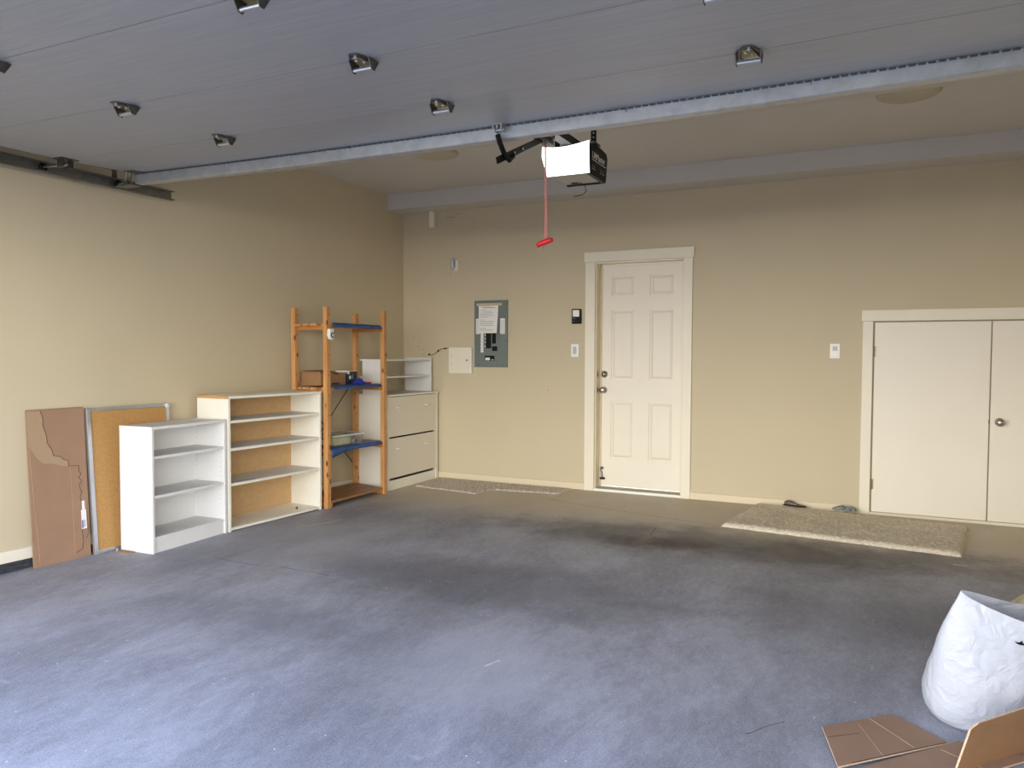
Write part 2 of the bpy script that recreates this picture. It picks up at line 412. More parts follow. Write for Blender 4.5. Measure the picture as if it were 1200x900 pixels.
# low access doors
b = MB()
b.box(4.252, 4.326, -.02, 0, 0, 1.5, 'trim'); b.box(4.244, 6.0, -.026, 0, 1.5, 1.586, 'trim'); b.box(5.9, 5.98, -.02, 0, 0, 1.5, 'trim')
b.box(4.326, 5.9, -.012, 0, 0, .022, 'trim')
struct(b.build('trim_6', bevel=.003))
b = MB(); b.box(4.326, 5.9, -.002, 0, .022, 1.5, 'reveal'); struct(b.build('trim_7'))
for i, (xa, xb) in enumerate(((4.338, 5.102), (5.110, 5.892))):
    b = MB(); b.box(xa, xb, -.016, -.0021, .027, 1.490, 'door'); d = struct(b.build('door_%d' % (i+2), bevel=.003))
    if i == 0:
        d['label'] = 'left leaf of the low cream access doors'
        for z in (1.266, .24):
            h = MB(); h.box(-.002, .012, -.018, -.016, -.038, .038, 'brass'); h.tube([(-.004, -.023, -.042), (-.004, -.023, .042)], .0065, 'brass', 10)
            h.build('door_hinge', d, loc=(4.338, 0, z))
        h = MB(); h.box(0, .004, -.019, -.015, -.014, .014, 'brass'); h.build('latch_plate', d, loc=(5.098, 0, .757))
    else:
        d['label'] = 'right leaf of the low cream access doors with a round knob'
        h = MB(); h.lathe([(.031, 0), (.031, .006), (.024, .012), (.011, .014), (.011, .03), (.022, .036), (.028, .046), (.026, .058), (.012, .064), (.003, .065)], 'steel', '-Y')
        h.build('door_knob', d, smooth=True, loc=(5.168, -.016, .756))

# ------------------------------------------------------------------ overhead sectional door
SX0, SX1, SXC = .285, 5.195, 2.74
def sag(x): return -.024*max(0, 1-((x-SXC)/2.46)**2)
def zdoor(y):
    if y > -3.78: return 2.302+(y+3.78)*.045
    return 2.302 if y > -4.3 else 2.298
gd = thing('garage_door', 'raised grey steel sectional overhead garage door lying horizontally under the ceiling', 'garage door')
seams = [-3.27, -3.78, -4.315, -4.85, -5.385]
for i in range(4):
    ya, yb = seams[i+1]+.0022, seams[i]-.0022
    b = MB(); n = 12
    def sec(x): return [(x, ya, zdoor(ya)+sag(x)), (x, ya+.004, zdoor(ya)+sag(x)), (x, yb-.004, zdoor(yb)+sag(x)), (x, yb, zdoor(yb)+sag(x)), (x, yb, zdoor(yb)+sag(x)+.044), (x, ya, zdoor(ya)+sag(x)+.044)]
    rg = [[b.bm.verts.new(p) for p in sec(SX0+(SX1-SX0)*j/n)] for j in range(n+1)]
    for A, B in zip(rg, rg[1:]):
        for q in range(6):
            b._face([A[q], A[(q+1) % 6], B[(q+1) % 6], B[q]], 'skin')
    b._face(rg[0][::-1], 'skin'); b._face(rg[-1], 'skin')
    def tong(x): return [(x, yb, zdoor(yb)+sag(x)+.0035), (x, yb+.0043, zdoor(yb)+sag(x)+.0035), (x, yb+.0043, zdoor(yb)+sag(x)+.03), (x, yb, zdoor(yb)+sag(x)+.03)]
    rt = [[b.bm.verts.new(p) for p in tong(SX0+(SX1-SX0)*j/n)] for j in range(n+1)]
    for A, B in zip(rt, rt[1:]):
        for q in range(4): b._face([A[q], A[(q+1) % 4], B[(q+1) % 4], B[q]], 'seam')
    b.build('door_section', gd)
# stiffening strut with its slotted shadow line
b = MB(); n = 12; ys0, ys1 = -3.325, -3.275
def ssec(x):
    z = 2.322+sag(x)
    return [(x, ys0, z), (x, ys0, z-.006), (x, ys0-.0, z-.058), (x, ys0+.004, z-.062), (x, ys1, z-.062), (x, ys1, z)]
rg = [[b.bm.verts.new(p) for p in ssec(SX0+.01+(SX1-SX0-.02)*j/n)] for j in range(n+1)]
for A, B in zip(rg, rg[1:]):
    for q in range(6): b._face([A[q], A[(q+1) % 6], B[(q+1) % 6], B[q]], 'galv')
b._face(rg[0][::-1], 'galv'); b._face(rg[-1], 'galv')
st = b.build('strut', gd)
b = MB(); n = 150                               # dark punched lip along the strut
for j in range(n):
    x = SX0+.02+(SX1-SX0-.04)*j/n
    b.box(x, x+.024, ys0-.012, ys0-.001, 2.3155+sag(x), 2.3195+sag(x), 'seam')
b.build('slotted_lip', st)
for x in (1.05, 1.9, 3.38, 4.12, 4.9):
    h = MB(); h.lathe([(.007, 0), (.007, .006), (.003, .009)], 'bolt', '-Y', seg=8); h.build('bolt', gd, smooth=False, loc=(x, ys0, 2.309+sag(x)))
# hinge: two leaves, two webs, barrel
def hinge_mesh():
    b = MB()
    b.prism([(-.040, .045, 0), (.040, .045, 0), (.042, .01, 0), (.022, -.052, 0), (-.010, -.060, 0), (-.042, -.012, 0)], (0, 0, -.003), 'hinge')
    b.prism([(-.030, .03, -.003), (.030, .03, -.003), (.018, -.035, -.003), (-.016, -.035, -.003)], (0, 0, -.006), 'brass')
    for s in (-1, 1):
        b.prism([(s*.040, .045, -.002), (s*.040, -.02, -.002), (s*.040, .002, -.038), (s*.040, .02, -.040)], (s*.0035, 0, 0), 'hinge')
    b.tube([(-.043, .010, -.030), (.043, .010, -.030)], .0075, 'bolt', 10)
    for p in ((-.028, .035), (.028, .035), (.008, -.045), (-.006, -.02), (.012, .0)):
        b.lathe([(.0065, -.003), (.0065, -.012), (.003, -.015)], 'bolt', 'Z', (p[0], p[1], 0), 8)
    return b
h0 = hinge_mesh().build('door_hinge', gd, bevel=.0008)
first = True
for y in seams[1:4]:
    for x in (1.497, 2.725, 3.96):
        z = zdoor(y)+sag(x)-.002
        if first: h0.location = (x, y, z); first = False
        else: dup(h0, gd, (x, y, z))
def end_roller(y, x=.31, s=-1):
    b = MB(); z = zdoor(y)-.002
    b.box(x-.025, x+.05, y-.05, y+.05, z-.004, z, 'hinge'); b.box(x-.02, x+.03, y-.03, y-.026, z-.045, z, 'hinge'); b.box(x-.02, x+.03, y+.026, y+.03, z-.045, z, 'hinge')
    b.tube([(x+.02, y, z-.03), (.125, y, z-.022)], .0055, 'bolt'); b.lathe([(.019, 0), (.023, .004), (.023, .014), (.019, .018)], 'blackmetal', 'X', (.112, y, z-.022), 16)
    b.tube([(x+.01, y-.01, z-.02), (x-.06, y+.01, z-.03)], .011, 'hinge')
    return b.build('roller_bracket', gd)
for y in seams[1:4]: end_roller(y)
b = MB()      # top roller bracket, slanting rod down to the track
x, y = .33, -3.36; z = 2.318
b.box(x-.03, x+.05, y-.05, y+.05, z-.005, z, 'hinge')
for d in (-.02, .0, .02): b.tube([(x-.01, y+d-.02, z), (.20, y+d+.05, 2.262)], .006, 'bolt')
b.box(.17, .30, y+.0, y+.07, 2.248, 2.256, 'track'); b.tube([(.22, y+.05, 2.27), (.122, y+.05, 2.278)], .006, 'bolt'); b.lathe([(.019, 0), (.023, .004), (.023, .014), (.019, .018)], 'blackmetal', 'X', (.112, y+.05, 2.279), 16)
b.build('roller_bracket', gd, bevel=.0008)
b = MB(); b.tube([(SX0-.006, -5.3, 2.31), (SX0-.005, -3.7, 2.312), (SX0-.004, -3.45, 2.318)], .004, 'blackmetal'); b.build('lift_cable', gd)
# arm bracket on the door
b = MB()
for q in (-1, 1): b.box(2.78+q*.016-.0015, 2.78+q*.016+.0015, -3.365, -3.327, 2.262, 2.296, 'bolt')
b.box(2.755, 2.805, -3.375, -3.327, 2.294, 2.298, 'bolt'); b.tube([(2.757, -3.348, 2.272), (2.803, -3.348, 2.272)], .005, 'bolt')
for q in ((-.022, -3.37), (.022, -3.37), (.0, -3.372)): b.lathe([(.006, 0), (.006, .022), (.003, .026)], 'bolt', 'Z', (2.78+q[0], q[1], 2.272), 8)
b.build('arm_bracket', gd, bevel=.001)

# horizontal track
tk = thing('door_track', 'dull galvanised steel horizontal track along the left wall beside the raised garage door', 'door track', (.1, -2.9, 2.25))
b = MB(); L = -2.62
b.box(0, .002, L, 0, 0, .06, 'track'); b.box(0, .034, L, 0, 0, .002, 'track'); b.box(0, .034, L, 0, .058, .06, 'track')
b.box(.032, .034, L, 0, 0, .008, 'track'); b.box(.032, .034, L, 0, .052, .06, 'track')
b.build('channel', tk)
b = MB(); b.box(-.006, -.001, -.43, -.40, .0, .30, 'hinge'); b.box(-.03, .03, -.44, -.39, .297, .3, 'hinge'); b.lathe([(.008, 0), (.008, .008)], 'bolt', 'X', (.0, -.415, .03), 8)
b.build('hanger', tk)
b = MB(); b.box(-.1, 0, -.62, -.585, .02, .045, 'hinge'); b.build('hanger', tk)
b = MB(); b.box(-.1, 0, -2.1, -2.06, .02, .045, 'hinge'); b.build('hanger', tk)
tk2 = None

# ------------------------------------------------------------------ opener
op = thing('garage_door_opener', 'black garage door opener with a lit white lens hanging from the ceiling', 'garage door opener', (2.765, -2.35, 2.245))
b = MB()      # housing in local coords
b.prism([(-.1, -.11, 0), (.125, -.11, 0), (.125, .10, 0), (-.085, .10, 0)], (0, 0, .155), 'housing'); b.build('housing', op, bevel=.006)
b = MB()      # dark side shell with bent outline
b.prism([(.125, -.145, .165), (.125, -.02, .178), (.125, .125, .165), (.125, .145, .14), (.125, .12, .002), (.125, .105, -.008), (.125, -.145, -.004)], (.026, 0, 0), 'black')
b.box(-.09, .15, .10, .118, -.008, .12, 'black')
side = b.build('control_panel', op, bevel=.004)
b = MB()      # lens: barrel shaped wrap
nx = 18; rows = []
for i in range(nx+1):
    u = i/nx; top = .172-.020*math.sin(PI*u)*(1-.5*u)+.006*u
    xb, xt = -.108+u*.256, -.140+u*.285
    prof_ = []
    for kx in range(10):
        w = kx/9; z = w*top; x = xb+(xt-xb)*min(1, w*1.5)
        bul = -.150-.014*math.sin(PI*w)**.6*(1 if .03 < u < .97 else .4)
        prof_.append((x, bul, z))
    rows.append([b.bm.verts.new(p) for p in prof_])
back = [[b.bm.verts.new((v.co.x, -.100, v.co.z)) for v in r] for r in rows]
for A, B in zip(rows, rows[1:]):
    for j in range(9): b._face([A[j], B[j], B[j+1], A[j+1]], 'lens')
for A, B in zip(back, back[1:]):
    for j in range(9): b._face([A[j], A[j+1], B[j+1], B[j]], 'lens')
for i in range(nx):
    b._face([rows[i][0], back[i][0], back[i+1][0], rows[i+1][0]], 'housing'); b._face([rows[i][9], rows[i+1][9], back[i+1][9], back[i][9]], 'lens')
for j in range(9):
    b._face([rows[0][j], rows[0][j+1], back[0][j+1], back[0][j]], 'lens'); b._face([rows[nx][j], back[nx][j], back[nx][j+1], rows[nx][j+1]], 'housing')
ln = b.build('light_lens', op, smooth=False)
b = MB()
for i in range(10):
    x = -.07+i*.018; b.prism([(x, -.157, .012), (x+.004, -.157, .012), (x-.004, -.161, .026), (x-.008, -.161, .026)], (0, .004, 0), 'palewhite')
b.build('vent_slots', ln)
text_mesh('lettering', 'LiftMaster', .052, 'white', side, (.1515, -.118, .092), (PI/2, 0, PI/2))
b = MB(); b.box(.1511, .1518, -.118, .112, .079, .083, 'white')
for y0 in (-.12, -.09, .02, .06): b.box(.1511, .1518, y0, y0+.018, .028, .034, 'palewhite'); b.box(.1511, .1518, y0+.003, y0+.007, .04, .052, 'palewhite')
b.build('printed_marks', side)
b = MB()      # rail to header
b.box(-.03, .03, -3.1, .05, .176, .18, 'blackmetal'); b.box(-.03, -.026, -3.1, .05, .180, .222, 'blackmetal'); b.box(.026, .03, -3.1, .05, .180, .222, 'blackmetal'); b.box(-.03, .03, -3.1, .05, .218, .222, 'blackmetal')
b.build('rail', op, bevel=.0015)
b = MB(); b.box(-.045, .045, -.52, -.40, .130, .176, 'blackmetal'); b.box(-.02, .03, -.56, -.38, .105, .13, 'blackmetal'); b.box(-.03, .0, -.50, -.40, .122, .131, 'galv')
b.lathe([(.008, 0), (.008, .05)], 'bolt', 'X', (-.045, -.42, .15), 10); b.build('trolley', op, bevel=.004)
b = MB()
def bar(b, p, q, w, t, m):
    p, q = Vector(p), Vector(q); d = (q-p).normalized(); n_ = Vector((0, -d.z, d.y)).normalized()
    pts = [p+n_*w, q+n_*w, q-n_*w, p-n_*w]
    b.prism([tuple(v) for v in pts], (t, 0, 0), m)
# bars in local coords (root at 2.765,-2.35,2.245)
bar(b, (.0, -1.00, -.112), (.0, -.475, .118), .016, .006, 'blackmetal')
for t in (.35, .52): b.lathe([(.007, 0), (.007, .005)], 'bolt', 'X', (.006, -1.0+t*.525, -.112+t*.23), 8)
b.tube([(.012, -1.010, .004), (.013, -.985, -.03), (.013, -.945, -.065), (.012, -.885, -.085), (.010, -.84, -.055)], .013, 'blackmetal', 8)
b.build('door_arm', op, bevel=.002)
# perforated straps
for sx, y0 in ((.137, -.06),):
    b = MB(); b.box(sx-.016, sx+.016, y0-.002, y0+.002, .15, .29, 'blackmetal'); b.box(sx-.016, sx-.012, y0-.0, y0+.03, .15, .29, 'blackmetal')
    for j in range(6): b.box(sx-.004, sx+.004, y0-.0032, y0-.002, .165+j*.024, .172+j*.024, 'bolt')
    b.box(sx-.016, sx+.02, y0-.03, y0+.06, .178, .186, 'hinge')
    b.build('hanging_strap', op)
b = MB(); b.box(-.125, -.093, -.002, .002, .17, .29, 'blackmetal'); b.box(-.125, .03, -.0022, .0022, .176, .2, 'blackmetal'); b.build('hanging_strap', op)
b = MB()
lp = [Vector((-.02+.02*math.cos(a), .05+.012*math.sin(a), -.004)) for a in [i*.5 for i in range(13)]]
b.tube(lp+[(.02, .06, -.006), (.045, .06, -.03), (.05, .06, -.055), (.03, .05, -.075), (.0, .04, -.08), (-.02, .04, -.082)], .0022, 'black', 6)
b.build('antenna_wire', op, smooth=True)

rc = thing('release_cord', 'red and white emergency release cord with a red handle dangling from the opener trolley', 'pull cord', (2.775, -2.80, 1.84))
b = MB(); b.tube([(0, 0, .0), (.002, 0, .15), (.0, 0, .33), (-.002, .0, .50), (0, .01, .52)], .0032, 'redcord', 6); b.tube([(.008, 0, .04), (.012, 0, .02), (.010, 0, .1), (.006, 0, .3), (.004, 0, .51)], .0022, 'redcord', 6)
b.tube([(0, 0, 0), (-.006, 0, -.03), (-.012, -.004, -.045)], .0024, 'redcord', 6); b.build('cord', rc)
b = MB(); b.tube([(-.045, 0, -.028), (-.03, 0, -.018), (0, 0, -.010), (.03, 0, -.001), (.044, 0, .0)], [.011, .014, .015, .014, .010], 'red', 12); b.build('handle', rc, smooth=True)

# ceiling lights
for i, (x, r) in enumerate(((1.265, .175), (4.50, .172))):
    t = thing('ceiling_light', ('unlit frosted dome ceiling light over the left side, behind the raised door' if i == 0 else 'unlit frosted dome ceiling light over the right side, above the low access doors'), 'ceiling light', (x, -1.448, ZC), group='dome ceiling lights')
    b = MB(); b.lathe([(r+.004, 0), (r+.004, -.008), (r-.02, -.010)], 'glassdome', 'Z', seg=40); b.build('base', t, smooth=True)
    b = MB(); b.lathe([(r*math.cos(a), -.008-.034*math.sin(a)) for a in [j*PI/2/9 for j in range(9)]]+[(.003, -.042)], 'glassdome', 'Z', seg=40); b.build('dome', t, smooth=True)

# ------------------------------------------------------------------ things on the back wall
t = thing('breaker_panel', 'grey electrical breaker panel on the back wall with taped-on paper', 'electrical panel', (1.008, 0, 1.109))
b = MB(); b.box(-.176, .176, -.022, 0, 0, .638, 'panelgrey')
for p in ((-.165, .25), (.165, .25), (-.13, .02), (.13, .02), (-.165, .6), (.165, .6)): b.lathe([(.005, .022), (.005, .025)], 'dark', '-Y', (p[0], 0, p[1]), 8)
b.build('cover', t, bevel=.004)
b = MB(); b.box(-.075, .095, -.026, -.0225, .13, .34, 'panelgrey'); b.box(-.05, .01, -.027, -.0262, .18, .33, 'black'); b.box(.02, .06, -.027, -.0262, .225, .33, 'black'); b.box(.02, .075, -.0275, -.0262, .155, .2, 'black')
for j in range(10): b.box(-.046, -.026, -.031, -.027, .186+j*.0145, .194+j*.0145, 'dark'); b.box(-.016, .006, -.031, -.027, .186+j*.0145, .194+j*.0145, 'dark')
for z0 in (.19, .23, .265, .3): b.box(-.058, -.05, -.028, -.0262, z0, z0+.018, 'paper')
b.build('breakers', t)
b = MB(); b.box(-.105, -.075, -.0245, -.0225, .14, .335, 'paper'); 
for j in range(9): b.box(-.1, -.08, -.0249, -.0245, .16+j*.018, .163+j*.018, 'ink')
b.build('circuit_label', t)
b = MB(); b.box(-.062, .043, -.024, -.0225, .06, .11, 'black'); b.box(-.054, -.006, -.0262, -.024, .065, .092, 'paper'); b.box(.012, .034, -.0262, -.024, .065, .075, 'palewhite'); b.build('main_switch', t)
for xa, xb, nm in ((-.158, -.118, 'l'), (.104, .154, 'r')):
    b = MB(); b.box(xa, xb, -.0235, -.0225, .318, .465, 'paper')
    for j in range(8): b.box(xa+.006, xb-.006, -.0238, -.0235, .33+j*.016, .333+j*.016, 'ink')
    b.build('directory_card', t)
b = MB(); n = 8; pv = []
for i in range(n+1):
    w = i/n; z = .325+w*.275; y = -.030-.020*(1-w)**1.5
    pv.append([b.bm.verts.new((-.125+.012*(1-w)+.0*i, y, z)), b.bm.verts.new((.088-.006*(1-w), y-.004*(1-w), z))])
for A, B in zip(pv, pv[1:]): b._face([A[0], A[1], B[1], B[0]], 'paper')
pp = b.build('notice_sheet', t, solid=.0012)
b = MB()
for j, (w0, w1) in enumerate(((.0, .11), (.02, .16), (.0, .0), (.0, .07), (.03, .13), (.0, .14), (.0, .12), (.0, .15), (0, .09), (0, 0), (.0, .05), (0, .15), (0, .15), (0, .14), (0, .15), (0, 0), (0, .07), (.0, .16), (0, .13))):
    if w1 > w0:
        z = .585-j*.0132; w = (z-.325)/.275; y = -.030-.020*(1-w)**1.5-.0012
        b.box(-.105+w0, -.105+w1, y-.0045*(1-w)-.0006, y, z-(.006 if j == 1 else .0028), z, 'ink')
b.build('printed_lines', pp)
b = MB(); b.box(-.15, .125, -.0315, -.0225, .588, .612, 'tape'); b.build('tape', t)

t = thing('access_cover', 'small square cream junction cover on the back wall left of the breaker panel', 'wall cover', (.668, 0, 1.045))
b = MB(); b.box(-.13, .138, -.014, 0, 0, .253, 'trim'); b.build('frame', t, bevel=.003)
b = MB(); b.box(-.085, .108, -.0175, -.0141, .045, .21, 'trim'); b.lathe([(.008, .0175), (.008, .02), (.003, .0205)], 'dark', '-Y', (.078, 0, .128), 12)
for z in (.08, .1, .15, .17): b.box(-.1, -.096, -.0148, -.014, z, z+.01, 'ink')
b.build('hatch', t, bevel=.002)
b = MB(); b.box(.126, .140, -.040, -.0142, .0, .253, 'white'); b.build('side_flange', t, bevel=.003)
t = b = None
b = MB(); pts = [(.66, -.006, 1.292), (.57, -.007, 1.292), (.515, -.008, 1.285), (.478, -.01, 1.268), (.445, -.012, 1.238), (.40, -.014, 1.222), (.36, -.014, 1.224)]
b.tube([(x-.06, y, z) for x, y, z in pts], .003, 'soot', 6)
for x, y, z in ((.495, -.006, 1.285), (.418, -.010, 1.263), (.315, -.014, 1.226)): b.box(x-.008, x+.008, y-.006, y+.004, z-.006, z+.010, 'dark')
tag(b.build('wall_cable'), 'thin cable on the back wall running from the small cream cover to the hutch', 'cable')
t = thing('conduit_stub', 'short boxed cream conduit stub hanging from the beam on the back wall', 'conduit', (.37, 0, 2.48))
b = MB(); b.box(-.028, .028, -.065, -.012, 0, .156, 'trim'); b.build('pipe', t, bevel=.004)
b = MB(); b.box(-.022, .022, -.012, 0, .06, .1, 'trim'); b.build('wall_clip', t)
t = thing('wall_light_holder', 'small bulb-shaped sensor on a white plate high on the back wall near the beam', 'wall sensor', (.606, 0, 2.05))
b = MB(); b.box(-.03, .03, -.006, 0, 0, .1, 'white'); b.build('plate', t, bevel=.002)
b = MB(); b.lathe([(.010, -.06), (.017, -.05), (.02, -.02), (.021, .01), (.018, .04), (.014, .055), (.004, .058)], 'palewhite', 'Z', (-.012, -.035, .062), 16); b.build('bulb', t, smooth=True)
b = MB(); b.box(-.016, .0, -.018, -.006, .03, .09, 'brass'); b.build('socket', t)
t = thing('wall_control', 'black door control with a white push square on the wall left of the entry door', 'wall control', (1.884, 0, 1.512))
b = MB(); b.box(-.046, .046, -.022, 0, 0, .135, 'black'); b.build('body', t, bevel=.005)
b = MB(); b.box(-.034, .03, -.026, -.0225, .065, .125, 'white'); b.build('push_bar', t, bevel=.003)
b = MB(); b.box(-.034, -.008, -.0235, -.0225, .046, .05, 'ink'); b.build('printed_line', t); b = MB(); b.box(-.034, -.02, -.0235, -.0225, .02, .024, 'ink'); b.build('printed_line', t)
t = thing('light_switch', 'white rocker light switch on the wall left of the entry door, below the black control', 'light switch', (1.866, 0, 1.212))
b = MB(); b.box(-.037, .037, -.007, 0, 0, .118, 'white'); b.build('plate', t, bevel=.003)
b = MB(); b.box(-.017, .017, -.011, -.0072, .026, .092, 'palewhite'); b.build('rocker', t, bevel=.002)
t = thing('wall_timer', 'white timer switch with a grey display on the wall left of the low access doors', 'wall switch', (4.056, 0, 1.212))
b = MB(); b.box(-.037, .037, -.008, 0, 0, .116, 'white'); b.build('plate', t, bevel=.003)
b = MB(); b.box(-.018, .018, -.0105, -.0082, .06, .095, 'palewhite'); b.build('display', t); b = MB(); b.box(-.017, .017, -.0115, -.0082, .022, .056, 'white'); b.build('button', t, bevel=.002)

# ------------------------------------------------------------------ local frame for things along the left wall:
# local +X = along wall (world +Y), local +Y = toward the wall (world -X)
def along(px, py, ang=0): return (px, py, 0), PI/2+ang

# small white bookcase
loc, rz = along(.395, -3.318, .055)
t = thing('bookcase', 'small white laminate bookcase with three openings beside the cork board', 'bookcase', loc, rz)
W, D, H, T = .622, .272, .783, .016
b = MB(); b.box(0, T, 0, D, 0, H, 'whitelam'); b.build('side_panel', t, bevel=.0015)
b = MB(); b.box(W-T, W, 0, D, 0, H, 'whitelam')
for xx in (.035, .25):
    for j in range(16): b.box(W-T-.0006, W-T, xx, xx+.004, .2+j*.032, .204+j*.032, 'ink')
b.build('side_panel', t)
b = MB(); b.box(T, W-T, D-.006, D-.001, .0, H-.004, 'whitelam'); b.build('back_panel', t)
b = MB(); b.box(T, W-T, .0, D-.007, H-T-.002, H-.002, 'whitelam'); b.box(T, W-T, .002, D-.007, H-.0019, H-.001, 'greytop'); b.build('top', t)
for z in (.082, .338, .582):
    b = MB(); b.box(T, W-T, .006, D-.007, z, z+T, 'whitelam'); b.box(T, W-T, .02, D-.007, z+T, z+T+.0008, 'greytop'); b.build('shelf', t, bevel=.001)
b = MB(); b.box(T, W-T, .012, .026, 0, .081, 'whitelam'); b.build('kick_board', t)
b = MB(); b.box(-.02, .10, .0, .03, 0, .006, 'card2'); b.box(-.025, -.0201, 0, .01, 0, .018, 'cardedge')
tag(b.build('cardboard_scrap', loc=(.155, -3.37, 0), rot=(0, 0, .05)), 'small brown cardboard scrap on the floor at the corner of the small white bookcase', 'cardboard')

# tall wide bookcase with hardboard back
loc, rz = along(.368, -2.682, -.055)
t = thing('bookcase', 'wide off-white bookcase with a bare brown hardboard back, left of the pine rack', 'bookcase', loc, rz)
W, D, H, T = .905, .315, .938, .017
b = MB(); b.box(0, T, 0, D, 0, H-T-.001, 'offwhite'); b.build('side_panel', t)
b = MB(); b.box(W-T, W, 0, D, 0, H-T-.001, 'offwhite'); b.build('side_panel', t)
b = MB(); b.box(T, W-T, D-.006, D-.001, .02, H-T-.001, 'hardboard'); b.build('back_panel', t)
b = MB(); b.box(-.001, W+.001, -.003, D, H-T, H, 'offwhite'); b.box(-.003, -.0011, -.003, D, H-T, H+.0005, 'particle'); b.box(-.001, .12, .004, D, H, H+.0006, 'offwhite'); b.box(-.001, .07, .27, D, H+.0006, H+.0012, 'particle'); b.build('top', t)
for z in (.008, .316, .560, .752):
    b = MB(); b.box(T, W-T, .004, D-.007, z, z+T, 'offwhite')
    b.box(T, W-T, .02, D-.007, z+T, z+T+.0008, 'greytop' if z > .1 else 'offwhite')
    if z == .316: b.box(.10, .26, .02, .05, z+T+.0009, z+T+.0018, 'ink'); b.box(.02, .08, .05, .06, z+T+.0009, z+T+.0018, 'dark')
    if z < .1: b.prism([(.70, .06, z+T+.001), (.78, .13, z+T+.001), (.80, .16, z+T+.001), (.74, .12, z+T+.001)], (0, 0, .001), 'brownsuede')
    b.build('shelf', t)

# ------------------------------------------------------------------ pine rack
rk = thing('shelving_rack', 'open pine shelving rack with slatted shelves and blue plastic sheets, against the left wall', 'shelving rack', (0, 0, 0))
XF, XB, YA, YB = .435, .085, -1.728, -.985
PH = 1.605
posts = [(XF, YA, PH), (XB, -1.700, PH), (XF+.015, YB, PH+.002), (XB, -.905, PH-.01)]
hw = .02
for i, (x, y, h) in enumerate(posts):
    b = MB(); b.box(x-hw, x+hw, y-hw, y+hw, 0, h, 'wood')
    for z in [.1+.16*j for j in range(10)]:
        b.box(x+hw, x+hw+.0005, y-.004, y+.004, z, z+.009, 'dark')
    b.build('post', rk, bevel=.002)
def yb(x, i):  # inside y of left/right frame at depth x
    if i == 0: return YA+(x-XF)/(XB-XF)*(-1.700-YA)
    return YB+(x-XF)/(XB-XF)*(-.895-YB)
for z in (1.447, .937, .437, .03):
    for i, s in ((0, 1), (1, -1)):
        b = MB(); x0, x1 = XB-hw, XF+hw
        y0, y1 = yb(x0, i)+s*.021, yb(x1, i)+s*.021
        b.prism([(x0, y0, z-.022), (x1, y1, z-.022), (x1, y1+s*.018, z-.022), (x0, y0+s*.018, z-.022)], (0, 0, .03), 'woodX')
        b.build('cleat', rk)
    n = 4
    for j in range(n):
        xa = XB+.028+j*(XF-XB-.052)/n; xb_ = xa+(XF-XB-.052)/n-.018
        if z in (1.447, .937): xa, xb_ = XB+.02+j*.083, XB+.02+j*.083+.066
        if z == .03: xa, xb_ = XB-.01+j*.097, XB-.01+j*.097+.09
        b = MB(); zz = z+.0085
        ym = .024 if z == .03 else -.018
        lft = (yb(xa, 0)+ym, yb(xb_, 0)+ym); rgt = (yb(xa, 1)-.0, yb(xb_, 1)-.0)
        if z != .03 and j in (0, 3): lft = (yb(xa, 0)+.024,)*2 if j == 3 else lft
        b.prism([(xa, lft[0], zz), (xb_, lft[1], zz), (xb_, rgt[1]-.022, zz), (xa, rgt[0]-.022, zz)], (0, 0, .017 if z != .03 else .02), 'woodY' if z != .03 else 'woodlow')
        b.build('slat', rk)
def brace(p, q, r=.004):
    b = MB(); b.tube([p, q], r, 'rod', 6); b.build('brace', rk)
brace((XB-.024, -.895, 1.0), (XB-.024, -1.70, .235)); brace((XB-.030, -1.70, .985), (XB-.030, -.895, .225))

def sheet(z, ya, yb_, label, thick, dip, flapA):
    b = MB(); nu, nv = 36, 14; g = []
    for i in range(nu+1):
        row = []
        for j in range(nv+1):
            u = i/nu; v_ = j/nv
            s = v_*(.40); ys_ = ya+.42*max(0, 1-s/.34)
            y = ys_+(yb_-ys_)*u                      # unrolled depth: back .. front, then fold down
            if s < .345: x = XB+.01+s; zz = z
            else:
                a = min(1, (s-.345)/.03)*PI/2; x = XB+.01+.345+.015*math.sin(a); zz = z-.015*(1-math.cos(a))-max(0, s-.375)*dip
            nz = noise.noise(Vector((x*9, y*7, z*3)))
            zz += .004*nz if s < .33 else .0
            x += .006*noise.noise(Vector((y*11, z*5, 3.1))) if s > .34 else 0
            if flapA and s > .375: zz -= flapA*max(0, 1-u*2.6)**1.5*(s-.375)*16
            row.append(b.bm.verts.new((x, y, zz)))
        g.append(row)
    for i in range(nu):
        for j in range(nv): b._face([g[i][j], g[i+1][j], g[i+1][j+1], g[i][j+1]], 'blue')
    return tag(b.build('plastic_sheet', smooth=True, solid=thick), label, 'plastic sheet', 'blue plastic sheets on the pine rack')
sheet(1.4795, -1.66, -1.02, 'blue plastic sheet lying on the topmost shelf of the pine rack', .006, .7, 0)
sheet(.9705, -1.66, -1.02, 'blue plastic sheet lying on the second shelf of the pine rack, under the boxes', .006, .35, 0)
sheet(.4705, -1.69, -1.02, 'blue plastic sheet lying on the third shelf of the pine rack, under the clear bin', .006, .6, .10)

t = thing('plug_timer', 'white round-faced plug timer hung on the front left post of the pine rack', 'timer', (XF+hw+.001, YA+.002, 1.36))
b = MB(); b.prism([(0, -.022, .07), (0, -.026, .02), (0, -.015, -.008), (0, .005, -.018), (0, .026, -.012), (0, .028, .07)], (.03, 0, 0), 'white'); b.build('body', t, bevel=.005)
b = MB(); b.lathe([(.021, .031), (.021, .035)], 'dark', 'X', (0, .008, .02), 20); b.lathe([(.015, .0352), (.014, .04)], 'palewhite', 'X', (0, .008, .02), 20); b.build('dial', t)

